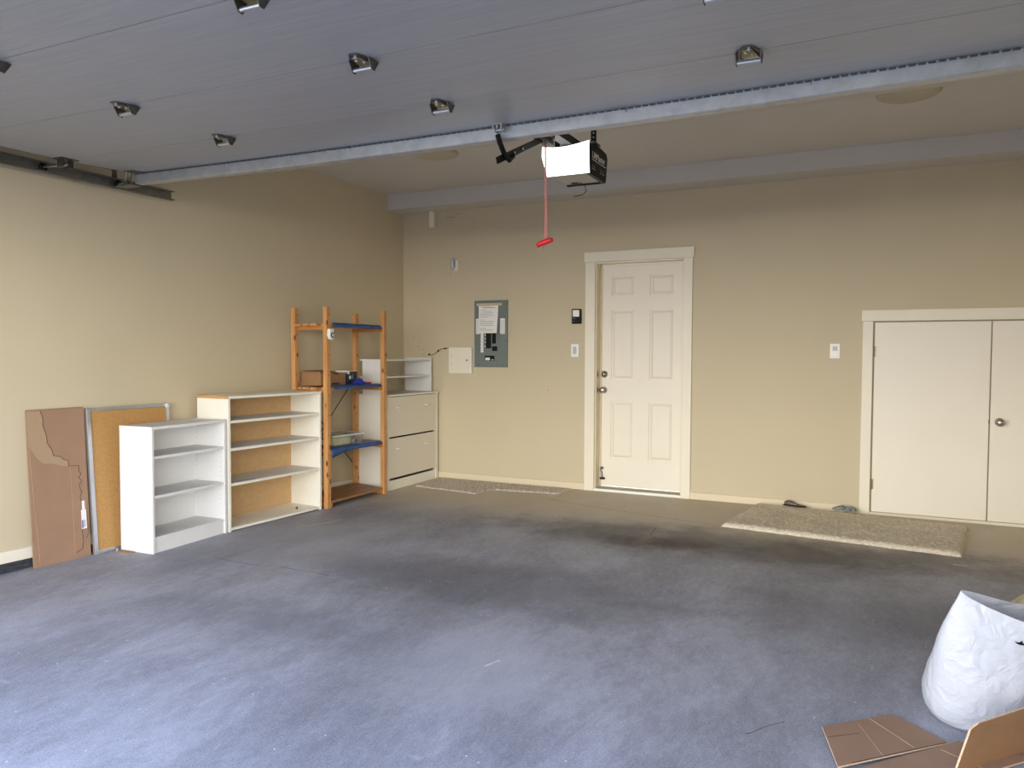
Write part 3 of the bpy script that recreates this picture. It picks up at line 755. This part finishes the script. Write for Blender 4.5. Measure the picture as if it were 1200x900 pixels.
Z2 = .9745
def carton(name, label, cat, loc, rz, w, d, h, m, lid=False):
    t = thing(name, label, cat, loc, rz)
    b = MB(); th = .004
    b.box(0, w, 0, d, 0, th, m); b.box(0, w, 0, th, th, h, m); b.box(0, w, d-th, d, th, h, m); b.box(0, th, th, d-th, th, h, m); b.box(w-th, w, th, d-th, th, h, m)
    b.build('box_body', t)
    return t
# local X along world +Y, local Y toward wall
t = carton('cardboard_box', 'small open brown cardboard box on the second shelf of the pine rack', 'cardboard box', (.300, -1.640, Z2), PI/2-.05, .30, .22, .100, 'card2')
b = MB(); b.prism([(0, .0, .101), (0, .22, .101), (-.004, .22, .101), (-.004, 0, .101)], (0, 0, .01), 'card2')
b.prism([(.01, .08, .1005), (.29, .08, .1005), (.29, .215, .116), (.01, .215, .116)], (0, 0, .003), 'card2'); b.build('flap', t)
for q in ((.13, .22, .004, .018), (.04, .09, .088, .098), (.15, .21, .088, .098)):
    b = MB(); b.box(q[0], q[1], -.0012, -.0002, q[2], q[3], 'navy'); b.build('printed_block', t)
t = thing('product_box', 'navy blue printed box beside the cardboard box on the second shelf of the pine rack', 'box', (.325, -1.325, Z2), PI/2+.08)
b = MB(); b.box(0, .145, 0, .12, 0, .106, 'navy'); b.build('box_body', t, bevel=.001)
b = MB(); b.box(.03, .144, .0, .12, .107, .113, 'creamcloth'); b.box(.0, .028, -.001, .12, .0865, .114, 'paper'); b.build('lid_edge', t)
b = MB(); b.lathe([(.016, .0005), (.016, .0015)], 'paper', '-Y', (.035, 0, .058), 20); b.prism([(.066, -.0015, .045), (.082, -.0015, .045), (.082, -.0015, .06), (.074, -.0015, .088), (.066, -.0015, .065)], (0, .001, 0), 'teal'); b.build('print', t)
b = MB(); n = 14; g = []
for i in range(n+1):
    row = []
    for j in range(9):
        u, v_ = i/n, j/8
        hgt = .004+.045*math.exp(-((u-.42)/.2)**2)*math.sin(PI*v_)**.7+.012*abs(noise.noise(Vector((u*9, v_*6, 2))))*math.sin(PI*u)*math.sin(PI*v_)
        row.append(b.bm.verts.new((.345+.085*v_, -1.34+.2*u, Z2+hgt)))
    g.append(row)
for i in range(n):
    for j in range(8): b._face([g[i][j], g[i+1][j], g[i+1][j+1], g[i][j+1]], 'glove')
tag(b.build('cleaning_cloth', smooth=True, solid=.003), 'crumpled bright blue cloth in front of the navy box on the pine rack', 'cloth')
b = MB(); b.box(0, .05, 0, .11, 0, .012, 'red', Matrix.Translation((.33, -1.16, Z2+.001)) @ Matrix.Rotation(.1, 4, 'Z')); tag(b.build('flat_tool_case', bevel=.003), 'small flat red case lying on the second shelf of the pine rack', 'case')
b = MB(); b.box(.24, .30, -1.10, -1.03, Z2+.001, Z2+.018, 'teal'); tag(b.build('plastic_pouch', bevel=.004), 'pale blue pouch at the right end of the second shelf of the pine rack', 'pouch')

# clear bin on third shelf
t = thing('storage_bin', 'clear plastic storage bin with lid on the third shelf of the pine rack', 'storage bin', (.415, -1.63, .4745), PI/2-.06)
BW, BD, BH = .37, .25, .088
b = MB()
def frust(b, x0, x1, y0, y1, z0, z1, g, m, top=False):
    lo = [(x0+g, y0+g, z0), (x1-g, y0+g, z0), (x1-g, y1-g, z0), (x0+g, y1-g, z0)]; hi = [(x0, y0, z1), (x1, y0, z1), (x1, y1, z1), (x0, y1, z1)]
    A = [b.bm.verts.new(p) for p in lo]; B = [b.bm.verts.new(p) for p in hi]
    b._face(A[::-1], m)
    for i in range(4): b._face([A[i], A[(i+1) % 4], B[(i+1) % 4], B[i]], m)
    if top: b._face(B, m)
frust(b, 0, BW, 0, BD, .002, BH, .014, 'clear'); b.build('tub', t, solid=.002)
b = MB(); b.box(-.006, BW+.006, -.006, -.0005, BH-.008, BH+.006, 'clearlid'); b.box(-.006, BW+.006, BD+.0005, BD+.006, BH-.008, BH+.006, 'clearlid')
b.box(-.006, -.0005, 0, BD, BH-.008, BH+.006, 'clearlid'); b.box(BW+.0005, BW+.006, 0, BD, BH-.008, BH+.006, 'clearlid'); b.box(.0, BW, 0, BD, BH+.001, BH+.004, 'clear'); b.build('lid', t, bevel=.002)
b = MB(); b.box(-.0075, -.0065, .05, .13, .012, .066, 'paper', Matrix.Rotation(0, 4, 'Z')); b.box(-.0085, -.0075, .07, .11, .02, .03, 'ink'); b.box(-.0085, -.0075, .05, .13, .06, .068, 'red'); b.build('label_sticker', t, loc=(.012, 0, 0))
b = MB(); b.box(.03, .24, .025, .2, .006, .070, 'creamcloth'); tag(b.build('folded_cloth', bevel=.012, loc=(.415, -1.63, .4745), rot=(0, 0, PI/2-.06)), 'folded cream cloth inside the clear storage bin', 'cloth')
b = MB()
for i in range(5): b.tube([(.26+.01*i, .03+.02*i, .012+.008*i), (.30, .05+.02*i, .05-.005*i), (.34, .06+.02*i, .015+.006*i)], .012, 'palewhite' if i % 2 else 'greyglove', 8)
tag(b.build('crumpled_rag', smooth=True, loc=(.415, -1.63, .4745), rot=(0, 0, PI/2-.06)), 'crumpled grey rag inside the right end of the clear storage bin', 'rag')

# ------------------------------------------------------------------ shoe cabinet and hutch
cb = thing('shoe_cabinet', 'cream cabinet with two tip-out drawers in the corner by the back wall', 'cabinet', (.425, -.878, 0), PI/2)
W, D, H = .846, .385, .865
b = MB(); b.box(0, .016, 0, D, 0, H-.018, 'offwhite')
for z in (.30, .60): b.box(-.0006, 0, .05, .056, z, z+.006, 'ink')
b.build('side_panel', cb, bevel=.001)
b = MB(); b.box(W-.035, W-.0, .0, D, 0, H-.018, 'offwhite'); b.build('side_panel', cb, bevel=.001)
b = MB(); b.box(-.008, W+.008, -.012, D, H-.017, H, 'offwhite'); b.box(-.008, W+.008, -.008, D, H, H+.0008, 'greytop'); b.build('top', cb, bevel=.002)
b = MB(); b.box(.016, W-.035, D-.006, D, 0, H-.018, 'offwhite'); b.build('back_panel', cb)
b = MB(); b.box(.016, W-.035, .03, D-.01, .09, .100, 'dark'); b.box(.016, W-.035, .03, .035, .09, H-.02, 'dark'); b.build('inner_frame', cb)
b = MB(); b.box(.0161, W-.0355, .006, .022, 0, .086, 'offwhite'); b.build('kick_board', cb)
for z0, z1 in ((.108, .468), (.483, .842)):
    b = MB(); b.box(.0185, W-.0375, .001, .018, z0, z1, 'drawer'); dr = b.build('drawer', cb, bevel=.001)
    for x in (.155, .63):
        h = MB(); h.tube([(x-.035, -.004, z1-.098), (x-.03, -.018, z1-.098), (x, -.022, z1-.097), (x+.03, -.018, z1-.098), (x+.035, -.004, z1-.098)], .0065, 'white', 8); h.build('handle', dr, smooth=True)
ht = thing('hutch_shelf', 'small white two-shelf hutch standing on top of the cream cabinet', 'shelf unit', (.362, -.872, H+.0012), PI/2)
W, D, H2 = .828, .225, .318
b = MB(); b.box(0, .015, 0, D, 0, H2, 'whitelam'); b.build('side_panel', ht)
b = MB(); b.prism([(W-.015, 0, 0), (W-.015, D+.08, 0), (W-.015, D+.08, H2+.012), (W-.015, .0, H2+.012)], (.015, 0, 0), 'whitelam'); b.build('side_panel', ht)
for z in (.146, .302):
    b = MB(); b.box(.0152, W-.0152, .006, D+.04, z, z+.015, 'whitelam'); b.build('shelf', ht, bevel=.001)
# drawer gap fronts sit inside

# ------------------------------------------------------------------ cork board and cardboard leaning on the left wall
def lean(name, label, cat, y0, x_bot, length, x_top=.004):
    a = math.asin((x_bot-x_top)/length)
    # local: X along world +Y, local Z up the sheet, local -Y = front (world +X)
    t = thing(name, label, cat, (x_bot, y0, 0)); t.rotation_euler = (0, 0, PI/2)
    m = Matrix.Translation((x_bot, y0, 0)) @ Matrix.Rotation(PI/2, 4, 'Z') @ Matrix.Rotation(-a, 4, 'X')
    t.matrix_world = m
    return t
t = lean('cork_board', 'cork notice board in a grey metal frame leaning behind the small white bookcase', 'notice board', -3.487, .088, .90, .030)
W, H = .60, .897
b = MB(); b.box(.02, W-.02, .002, .014, .02, H-.02, 'cork'); b.build('cork_panel', t)
b = MB()
b.box(0, .022, -.006, .016, 0, H, 'alu'); b.box(W-.022, W, -.006, .016, 0, H, 'alu'); b.box(.022, W-.022, -.006, .016, 0, .022, 'alu'); b.box(.022, W-.022, -.006, .016, H-.022, H, 'alu')
b.build('frame', t, bevel=.003)
b = MB(); b.lathe([(.019, .006), (.019, .014), (.012, .018), (.002, .019)], 'plasticgrey', '-Y', (W-.016, 0, H-.016), 20); b.build('corner_cap', t, smooth=True)

t = lean('cardboard_sheet', 'tall torn brown cardboard sheet leaning on the left wall beside the cork board', 'cardboard', -3.845, .066, .905, .018)
W, H = .352, .902
b = MB(); b.box(0, W, 0, .006, 0, H, 'card'); b.box(.004, W, .0061, .011, .0, H+.006, 'card'); b.build('sheet', t, bevel=.001)
S = lambda px, py: ((px-122)/252*W*1.03, H-(py-148)/660*H)     # from the close view of the sheet
edge = [(180, 150), (190, 180), (188, 215), (200, 250), (203, 290), (220, 320), (226, 345), (252, 352), (272, 370), (286, 372), (288, 398)]
low = [(262, 395), (225, 380), (180, 372), (155, 345), (140, 315), (126, 300)]
b = MB(); pts = [(124, 150)]+edge+low
b.prism([(S(*p)[0], -.0010, min(H-.001, S(*p)[1])) for p in pts], (0, .0008, 0), 'cardin'); b.build('torn_patch', t)
def jag(b, line, w, m, y=-.0016):
    for (p, q) in zip(line, line[1:]):
        (x0, z0), (x1, z1) = S(*p), S(*q); d = Vector((x1-x0, z1-z0)); nn = Vector((-d.y, d.x)).normalized()*w
        b.prism([(x0+nn.x, y, z0+nn.y), (x1+nn.x, y, z1+nn.y), (x1-nn.x, y, z1-nn.y), (x0-nn.x, y, z0-nn.y)], (0, .0012, 0), m)
b = MB(); jag(b, edge, .0016, 'carddark')
slit = [(288, 398), (332, 402), (330, 425), (340, 440), (328, 455), (342, 470), (330, 485), (333, 508), (340, 520), (330, 540), (334, 560), (334, 640), (332, 700), (336, 735), (330, 770), (300, 782)]
jag(b, slit, .0013, 'carddark'); jag(b, [(356, 600), (360, 705), (345, 735)], .0007, 'carddark'); jag(b, [(293, 402), (296, 600), (296, 790)], .0008, 'cardline'); jag(b, [(336, 735), (380, 722)], .0008, 'cardline')
jag(b, [(128, 310), (138, 560), (148, 790)], .0009, 'cardline')
b.build('tear_line', t)
b = MB(); a_, c_ = S(331, 600), S(353, 684); b.box(a_[0], c_[0], -.0024, -.0004, c_[1], a_[1], 'paper'); a_, c_ = S(335, 560), S(348, 600); b.box(a_[0], c_[0], -.0022, -.0004, c_[1], a_[1], 'paper')
a_, c_ = S(332, 645), S(352, 680); b.box(a_[0], a_[0]+.008, -.0028, -.0024, c_[1], a_[1], 'glove'); b.box(a_[0]+.014, a_[0]+.02, -.0028, -.0024, c_[1]+.005, a_[1], 'ink')
b.build('label_sticker', t)

# ------------------------------------------------------------------ mats, rug, glove, shoe
def mat_mesh(name, corners, h, m, label, cat, nx=60, ny=24, rag=.01, group=None, z=.0):
    b = MB(); c = [Vector((*p, 0)) for p in corners]; g = []
    for i in range(nx+1):
        row = []
        for j in range(ny+1):
            u, v_ = i/nx, j/ny
            p = (c[0]*(1-u)+c[1]*u)*(1-v_)+(c[3]*(1-u)+c[2]*u)*v_
            e = min(u*nx, (1-u)*nx, v_*ny*1.0, (1-v_)*ny)
            hh = h*(1-math.exp(-e*1.1))
            q = Vector((p.x*14, p.y*14, z*50)); 
            p = p+Vector((noise.noise(q), noise.noise(q+Vector((7, 3, 1))), 0))*rag*(1 if e < 1 else .3)
            row.append(b.bm.verts.new((p.x, p.y, z+.001+hh*(1+.35*noise.noise(Vector((p.x*45, p.y*45, 1)))))))
        g.append(row)
    for i in range(nx):
        for j in range(ny): b._face([g[i][j], g[i+1][j], g[i+1][j+1], g[i][j+1]], m)
    be = [e for e in b.bm.edges if e.is_boundary]
    r = bmesh.ops.extrude_edge_only(b.bm, edges=be)
    for v_ in [q for q in r['geom'] if isinstance(q, bmesh.types.BMVert)]: v_.co.z = z
    return tag(b.build(name, smooth=True), label, cat, group)
mat_mesh('shag_rug', [(3.375, -.955), (4.860, -1.150), (4.975, -.245), (3.49, -.055)], .028, 'rug', 'thick beige shag rug on the concrete in front of the low access doors', 'rug', 150, 80, .010)
mat_mesh('floor_mat', [(.50, -.555), (1.19, -.650), (1.235, -.03), (.47, -.03)], .010, 'greymat', 'thin speckled grey mat at the foot of the cream cabinet', 'mat', 60, 40, .008)
mat_mesh('floor_mat', [(1.225, -.40), (1.835, -.32), (1.85, -.03), (1.245, -.03)], .010, 'greymat', 'narrow speckled grey mat by the back wall, nearest the entry door', 'mat', 50, 24, .008)

t = thing('slipper', 'worn brown slipper against the baseboard on the back edge of the shag rug', 'slipper', (3.79, -.085, .030), -.12)
b = MB(); g = []
for i in range(15):
    u = i/14; x = -.085+.17*u; w = .034*math.sin(PI*min(1, .12+u*.8))**.6; hh = .024*math.exp(-((u-.25)/.25)**2)+.014*(1-u)+.010
    g.append([b.bm.verts.new((x, -w, 0)), b.bm.verts.new((x, -w*1.05, hh*.5)), b.bm.verts.new((x, -w*.5, hh)), b.bm.verts.new((x, w*.5, hh)), b.bm.verts.new((x, w*1.05, hh*.5)), b.bm.verts.new((x, w, 0))])
for A, B in zip(g, g[1:]):
    for q in range(6): b._face([A[q], A[(q+1) % 6], B[(q+1) % 6], B[q]], 'brownsuede')
b._face(g[0][::-1], 'brownsuede'); b._face(g[-1], 'brownsuede')
b.build('upper', t, smooth=True, subd=1)
b = MB(); b.tube([(-.085, -.03, .008), (-.03, -.040, .008), (.04, -.040, .006), (.088, -.015, .006)], .006, 'dark', 6); b.build('sole_edge', t)
b = MB(); b.tube([(-.05, -.036, .030), (-.02, -.038, .024), (.02, -.036, .020)], .005, 'greyglove', 6); b.build('lining', t)

t = thing('work_glove', 'crumpled grey knitted work glove on the back edge of the shag rug', 'glove', (4.15, -.095, .030), -.05)
b = MB(); g = []
for i in range(11):
    u = i/10; x = .0+.085*u; w = .034+.006*math.sin(u*PI); hh = .038*math.sin(PI*(.2+.62*u))+.006*noise.noise(Vector((u*6, 1, 1)))
    g.append([b.bm.verts.new((x, w*math.cos(a), max(0, hh*math.sin(a)))) for a in [PI*j/8 for j in range(9)]])
for A, B in zip(g, g[1:]):
    for q in range(8): b._face([A[q], A[q+1], B[q+1], B[q]], 'greyglove')
b._face(g[0], 'greyglove'); b._face(g[-1][::-1], 'dark')
b.build('palm', t, smooth=True)
for j, (a, L_) in enumerate(((-.35, .07), (-.1, .085), (.12, .08), (.35, .065))):
    b = MB(); y0 = -.026+.017*j
    b.tube([(.01, y0, .016), (-.02, y0+a*.02, .026), (-L_*.6, y0+a*.05, .018), (-L_, y0+a*.07, .009)], [.010, .0105, .0095, .006], 'greyglove', 10); b.build('finger', t, smooth=True)
b = MB(); b.tube([(.05, -.03, .016), (.03, -.05, .014), (.0, -.056, .010)], [.011, .0105, .007], 'greyglove', 10); b.build('thumb', t, smooth=True)

# ------------------------------------------------------------------ floor marks (cracks, scuffs)
b = MB()
def crack(b, pts, w, m, z=.0004):
    pp = []
    for p, q in zip(pts, pts[1:]):
        for s in range(6):
            t_ = s/6; x = p[0]+(q[0]-p[0])*t_; y = p[1]+(q[1]-p[1])*t_
            pp.append((x+.012*noise.noise(Vector((x*9, y*9, 0))), y+.012*noise.noise(Vector((x*9, y*9, 5)))))
    pp.append(pts[-1])
    for p, q in zip(pp, pp[1:]):
        d = Vector((q[0]-p[0], q[1]-p[1])); nn = Vector((-d.y, d.x)).normalized()*w*random.uniform(.5, 1.3)
        b._face([b.bm.verts.new(r) for r in ((p[0]+nn.x, p[1]+nn.y, z), (q[0]+nn.x, q[1]+nn.y, z), (q[0]-nn.x, q[1]-nn.y, z), (p[0]-nn.x, p[1]-nn.y, z))], m)
FLO = bpy.data.objects['floor']
crack(b, [(.77, -3.2), (1.07, -3.22), (1.28, -3.17), (1.64, -3.19)], .0018, 'crack')
crack(b, [(2.96, -1.2), (2.99, -1.45), (3.1, -1.6)], .002, 'crack')
crack(b, [(1.83, -.55), (2.35, -.72), (3.3, -.93)], .0025, 'crack')
crack(b, [(4.12, -3.85), (4.02, -4.0)], .0015, 'crack')
crack(b, [(.69, -2.31), (.73, -2.22), (.78, -2.1), (.80, -2.0)], .005, 'chalk'); crack(b, [(4.80, -1.35), (4.87, -1.36)], .008, 'chalk'); crack(b, [(3.0, -3.9), (3.03, -3.82)], .006, 'chalk')
b.build('crack_marks', FLO)
b = MB()        # scuffs on the back wall above the cabinet
for x, z in ((.18, 1.31), (.12, 1.40), (.20, 1.36), (.235, 1.28), (.235, 1.23), (.55, 2.02), (.66, 2.13), (.57, 2.155), (.62, 2.60), (.655, 2.6), (.52, 2.61), (1.6, .9), (.86, .045), (1.03, .052), (1.5, .055)):
    b.lathe([(.005, .0003), (.004, .0012)], 'soot', '-Y', (x, 0, z), 7)
b.tube([(.50, -.002, 2.575), (.55, -.003, 2.57), (.60, -.003, 2.575)], .002, 'soot', 5)
b.build('scuff_marks', bpy.data.objects['wall_back'])

# ------------------------------------------------------------------ white plastic bag
bg = thing('plastic_bag', 'large white plastic bag standing open behind the opened cardboard box on the floor', 'plastic bag', (4.79, -3.455, 0))
b = MB(); NA, NZ = 96, 46
base_c = Vector((.0, -.0, 0))
rows = []
for j in range(NZ+1):
    t_ = j/NZ; row = []
    for i in range(NA):
        a = 2*PI*i/NA
        # rim: long thin opening running along +x from the apex at the left
        ca, sa = math.cos(a), math.sin(a)
        BD_, BN_ = Vector((.66, .75, 0)).normalized(), Vector((-.75, .66, 0)).normalized()
        rim = Vector((.105, .0, 0))+Vector((.93, .36, 0)).normalized()*(.27*ca)+Vector((-.36, .93, 0)).normalized()*(.075*sa*(1-.75*max(0, -ca)**1.4))-Vector((.0, .14, 0))
        zr = .475-.17*((1+ca)/2)**.85+.02*sa
        bell = BD_*(.30*ca)+BN_*(.195*sa)+Vector((.0, .0, 0))
        foot = BD_*(.235*ca)+BN_*(.15*sa)+Vector((-.0, -.0, 0))
        if t_ < .16:
            s = t_/.16; s2 = math.sin(s*PI/2); p = foot.lerp(bell, s2); z = .10*(1-math.cos(s*PI/2))
        else:
            s = (t_-.16)/.84; e = s**1.12; p = bell.lerp(rim, e); z = .10+(zr-.10)*s
            p += Vector((math.cos(a), math.sin(a), 0))*.022*math.sin(PI*s)
        fold = math.sin(a*7+3*noise.noise(Vector((math.cos(a)*1.2, math.sin(a)*1.2, t_*1.4))))*.5
        q = Vector((p.x*7, p.y*7, z*7)); q2 = q*2.7
        d = .013*noise.noise(q)-.009*max(0, .32-abs(noise.noise(Vector((q.x*1.3, q.y*1.3, q.z*.5)))))*3-.007*max(0, .25-abs(noise.noise(q2*.8)))*3+.004+.002*noise.noise(q2*2.2)+.004*fold*t_
        d *= min(1, .35+t_*3) * (1 if t_ < .93 else .55) * (1-.75*max(0, -ca))
        p = p+Vector((math.cos(a), math.sin(a), 0))*d
        row.append(b.bm.verts.new((p.x, p.y, max(.0015, z+.006*noise.noise(q)*min(1, t_*4)))))
    rows.append(row)
for A, B in zip(rows, rows[1:]):
    for i in range(NA): b._face([A[i], A[(i+1) % NA], B[(i+1) % NA], B[i]], 'bag')
b._face(rows[0][::-1], 'bag')
bvh = BVHTree.FromBMesh(b.bm)
film = b.build('bag_film', bg, smooth=True)
# small torn black mark on the near face
hit = bvh.ray_cast(Vector((.06, -1, .33)), Vector((0, 1, 0)))
b = MB()
mk = [(-.016, .006), (-.012, -.002), (-.003, -.006), (.010, -.007), (.017, -.003), (.006, -.001), (.004, .008), (-.002, .002), (-.010, .001)]
vs = []
for px, pz in mk:
    h_ = bvh.ray_cast(Vector((.018+px, -1, .335+pz)), Vector((0, 1, 0)))
    vs.append(b.bm.verts.new(h_[0]+Vector((0, -.008, 0))) if h_[0] else b.bm.verts.new((.018+px, -.2, .335+pz)))
b._face(vs, 'black'); b.build('black_mark', bg, solid=.001)

# ------------------------------------------------------------------ flattened cardboard box in front of the bag
bx = thing('cardboard_box', 'opened brown cardboard box with a flap flat on the floor before the white bag', 'cardboard box', (4.39, -4.04, 0))
O = Vector((4.39, -4.04, 0)); dseam = Vector((.66, .75, 0)).normalized(); nrm = Vector((.75, -.66, 0)).normalized()
Q = lambda x, y, z=0.: (x-O.x, y-O.y, z)
def slab(pts, th, m, me='cardedge', name='panel', parent=bx):
    b = MB(); P_ = [Vector(p) for p in pts]; nn = (P_[1]-P_[0]).cross(P_[2]-P_[0]).normalized()
    if nn.z < 0 and abs(nn.z) > .3: nn = -nn
    A = [b.bm.verts.new(p) for p in P_]; B = [b.bm.verts.new(p+nn*th) for p in P_]
    b._face(A[::-1], m); b._face(B, m)
    for i in range(len(P_)): b._face([A[i], A[(i+1) % len(P_)], B[(i+1) % len(P_)], B[i]], me)
    return b.build(name, parent)
D_ = O-dseam*.10; C_ = O+dseam*.335
A1, B1 = Vector((4.243, -3.869, 0)), Vector((4.452, -3.652, 0))
A2 = A1-dseam*.06
fl = slab([Q(A1.x, A1.y, .012), Q(D_.x-.02, D_.y, .012), Q(C_.x, C_.y, .004), Q(B1.x, B1.y, .004)], .005, 'card', name='floor_flap')
b = MB()
def strip(b, p, q, w, z, m='cardline'):
    p, q = Vector(p), Vector(q); d = (q-p).normalized(); nn = Vector((-d.y, d.x, 0))*w
    b.prism([tuple(p+nn), tuple(q+nn), tuple(q-nn), tuple(p-nn)], (0, 0, .0008), m)
def fl_pt(u, v_): # u along A->B, v from AB edge to seam
    a_ = A1.lerp(B1, u); s_ = Vector((D_.x-.02, D_.y, 0)).lerp(C_, u*.86+.14 if False else u); p = a_.lerp(s_, v_)
    z = (.012*(1-u)+.004*u)+.0053
    return Vector(Q(p.x, p.y, z))
strip(b, fl_pt(.66, .0), fl_pt(.70, .95), .0016, 0); strip(b, fl_pt(.46, .1), fl_pt(.40, .98), .0010, 0); strip(b, fl_pt(.02, .3), fl_pt(.38, .35), .0007, 0, 'carddark'); strip(b, fl_pt(.12, .99), fl_pt(.99, .99), .0012, 0, 'carddark')
b.build('crease_lines', fl)
E0 = D_+nrm*.165; E1 = O+dseam*.50+nrm*.165
bottom = slab([Q(D_.x, D_.y, .003), Q(E0.x, E0.y, .003), Q(E1.x, E1.y, .003), Q(C_.x+.03, C_.y+.03, .003)], .005, 'card', name='bottom_panel')
b = MB(); G0 = C_+nrm*.02-dseam*.06; G1 = G0+nrm*.13+dseam*.02; strip(b, Q(G0.x, G0.y, .0085), Q(G1.x, G1.y, .0085), .001, 0); b.build('crease_lines', bottom)
# upright side facing the camera
U0 = Vector((4.612, -3.975, 0)); U1 = U0+dseam*.62
u = slab([Q(U0.x, U0.y, .004), Q(U1.x, U1.y, .004), Q(U1.x+.03, U1.y-.01, .185), Q(U0.x+.060, U0.y+.028, .158), Q(U0.x+.038, U0.y+.010, .142)], .006, 'card2', name='side_panel')
b = MB()
for s_ in (.12, .24):
    p0 = U0+dseam*s_; q0 = U0+dseam*(s_+.06); b.prism([Q(p0.x+.0005, p0.y-.0015, .01), Q(p0.x+.003, p0.y, .01), Q(q0.x+.018, q0.y-.010, .13), Q(q0.x+.0155, q0.y-.0115, .13)], (.0006, -.0006, 0), 'cardline')
b.build('crease_lines', u)

# black holdall with khaki top behind the bag
t = thing('holdall', 'black holdall topped with crumpled khaki canvas behind the white plastic bag', 'holdall', (5.14, -2.92, 0), .1)
b = MB(); g = []
for j in range(9):
    z = .24*j/8; s = 1-.12*(j/8)**2
    g.append([b.bm.verts.new((.24*s*math.copysign(abs(math.cos(a))**.6, math.cos(a)), .16*s*math.copysign(abs(math.sin(a))**.6, math.sin(a)), z)) for a in [2*PI*i/28 for i in range(28)]])
for A, B in zip(g, g[1:]):
    for i in range(28): b._face([A[i], A[(i+1) % 28], B[(i+1) % 28], B[i]], 'blackcloth')
b._face(g[0][::-1], 'blackcloth'); b._face(g[-1], 'blackcloth'); b.build('body', t, smooth=True)
for i in range(7):
    b = MB(); y0 = -.15+i*.045; hz = .245+.03*math.sin(PI*i/6)
    b.tube([(-.25, y0+.0, hz-.03-.004*i), (-.17, y0-.01, hz+.008), (-.05, y0+.012, hz+.022), (.08, y0, hz+.03), (.24, y0+.01, hz+.01)], [.012, .024, .027, .027, .016], 'khaki', 10); b.build('canvas_fold', t, smooth=True)

# ------------------------------------------------------------------ light
w = bpy.data.worlds.new('World'); SC.world = w; w.use_nodes = True
nt = w.node_tree; bgN = nt.nodes['Background']
tc = nt.nodes.new('ShaderNodeTexCoord'); sp = nt.nodes.new('ShaderNodeSeparateXYZ'); nt.links.new(tc.outputs['Generated'], sp.inputs[0])
rp = nt.nodes.new('ShaderNodeValToRGB'); nt.links.new(sp.outputs[2], rp.inputs[0])
e = rp.color_ramp.elements; e[0].position = 0; e[0].color = (1.75, 1.66, 1.50, 1); e[1].position = .85; e[1].color = (.22, .36, .76, 1)
x = e.new(.22); x.color = (1.62, 1.60, 1.50, 1); x = e.new(.38); x.color = (.56, .65, .88, 1)
nt.links.new(rp.outputs[0], bgN.inputs[0]); bgN.inputs[1].default_value = 3.0
L_ = bpy.data.lights.new('sun', 'SUN'); L_.energy = 4.0; L_.angle = .01; L_.color = (1, .92, .82)
so = bpy.data.objects.new('sun', L_); COL.objects.link(so); so.rotation_euler = (math.radians(-38), math.radians(12), 0)   # from behind the house
L_ = bpy.data.lights.new('sky_portal', 'AREA'); L_.shape = 'RECTANGLE'; L_.size = OX1-OX0; L_.size_y = OZ
L_.cycles.is_portal = True
po = bpy.data.objects.new('sky_portal', L_); COL.objects.link(po); po.location = ((OX0+OX1)/2, FY-.1, OZ/2); po.rotation_euler = (PI/2, 0, 0)

# ------------------------------------------------------------------ camera (solved from the photograph)
f, yaw, pit, rol = 897.23, math.radians(-25.852), math.radians(-2.28), math.radians(.2226)
cam = bpy.data.cameras.new('camera'); co = bpy.data.objects.new('camera', cam); COL.objects.link(co)
F = Vector((math.sin(yaw)*math.cos(pit), math.cos(yaw)*math.cos(pit), math.sin(pit)))
R = Vector((math.cos(yaw), -math.sin(yaw), 0)); U = R.cross(F)
R2 = R*math.cos(rol)+U*math.sin(rol); U2 = -R*math.sin(rol)+U*math.cos(rol)
m = Matrix((R2, U2, -F)).transposed().to_4x4(); m.translation = (4.3997, -6.5456, 1.2405)
co.matrix_world = m
cam.sensor_width = 36; cam.lens = f*36/1200; cam.clip_start = .02
SC.camera = co
SC.view_settings.view_transform = 'Standard'; SC.view_settings.look = 'None'; SC.view_settings.exposure = 1.1; SC.view_settings.gamma = 1; SC.view_settings.use_curve_mapping = False
SC.cycles.use_denoising = True; SC.cycles.max_bounces = 12; SC.cycles.diffuse_bounces = 8
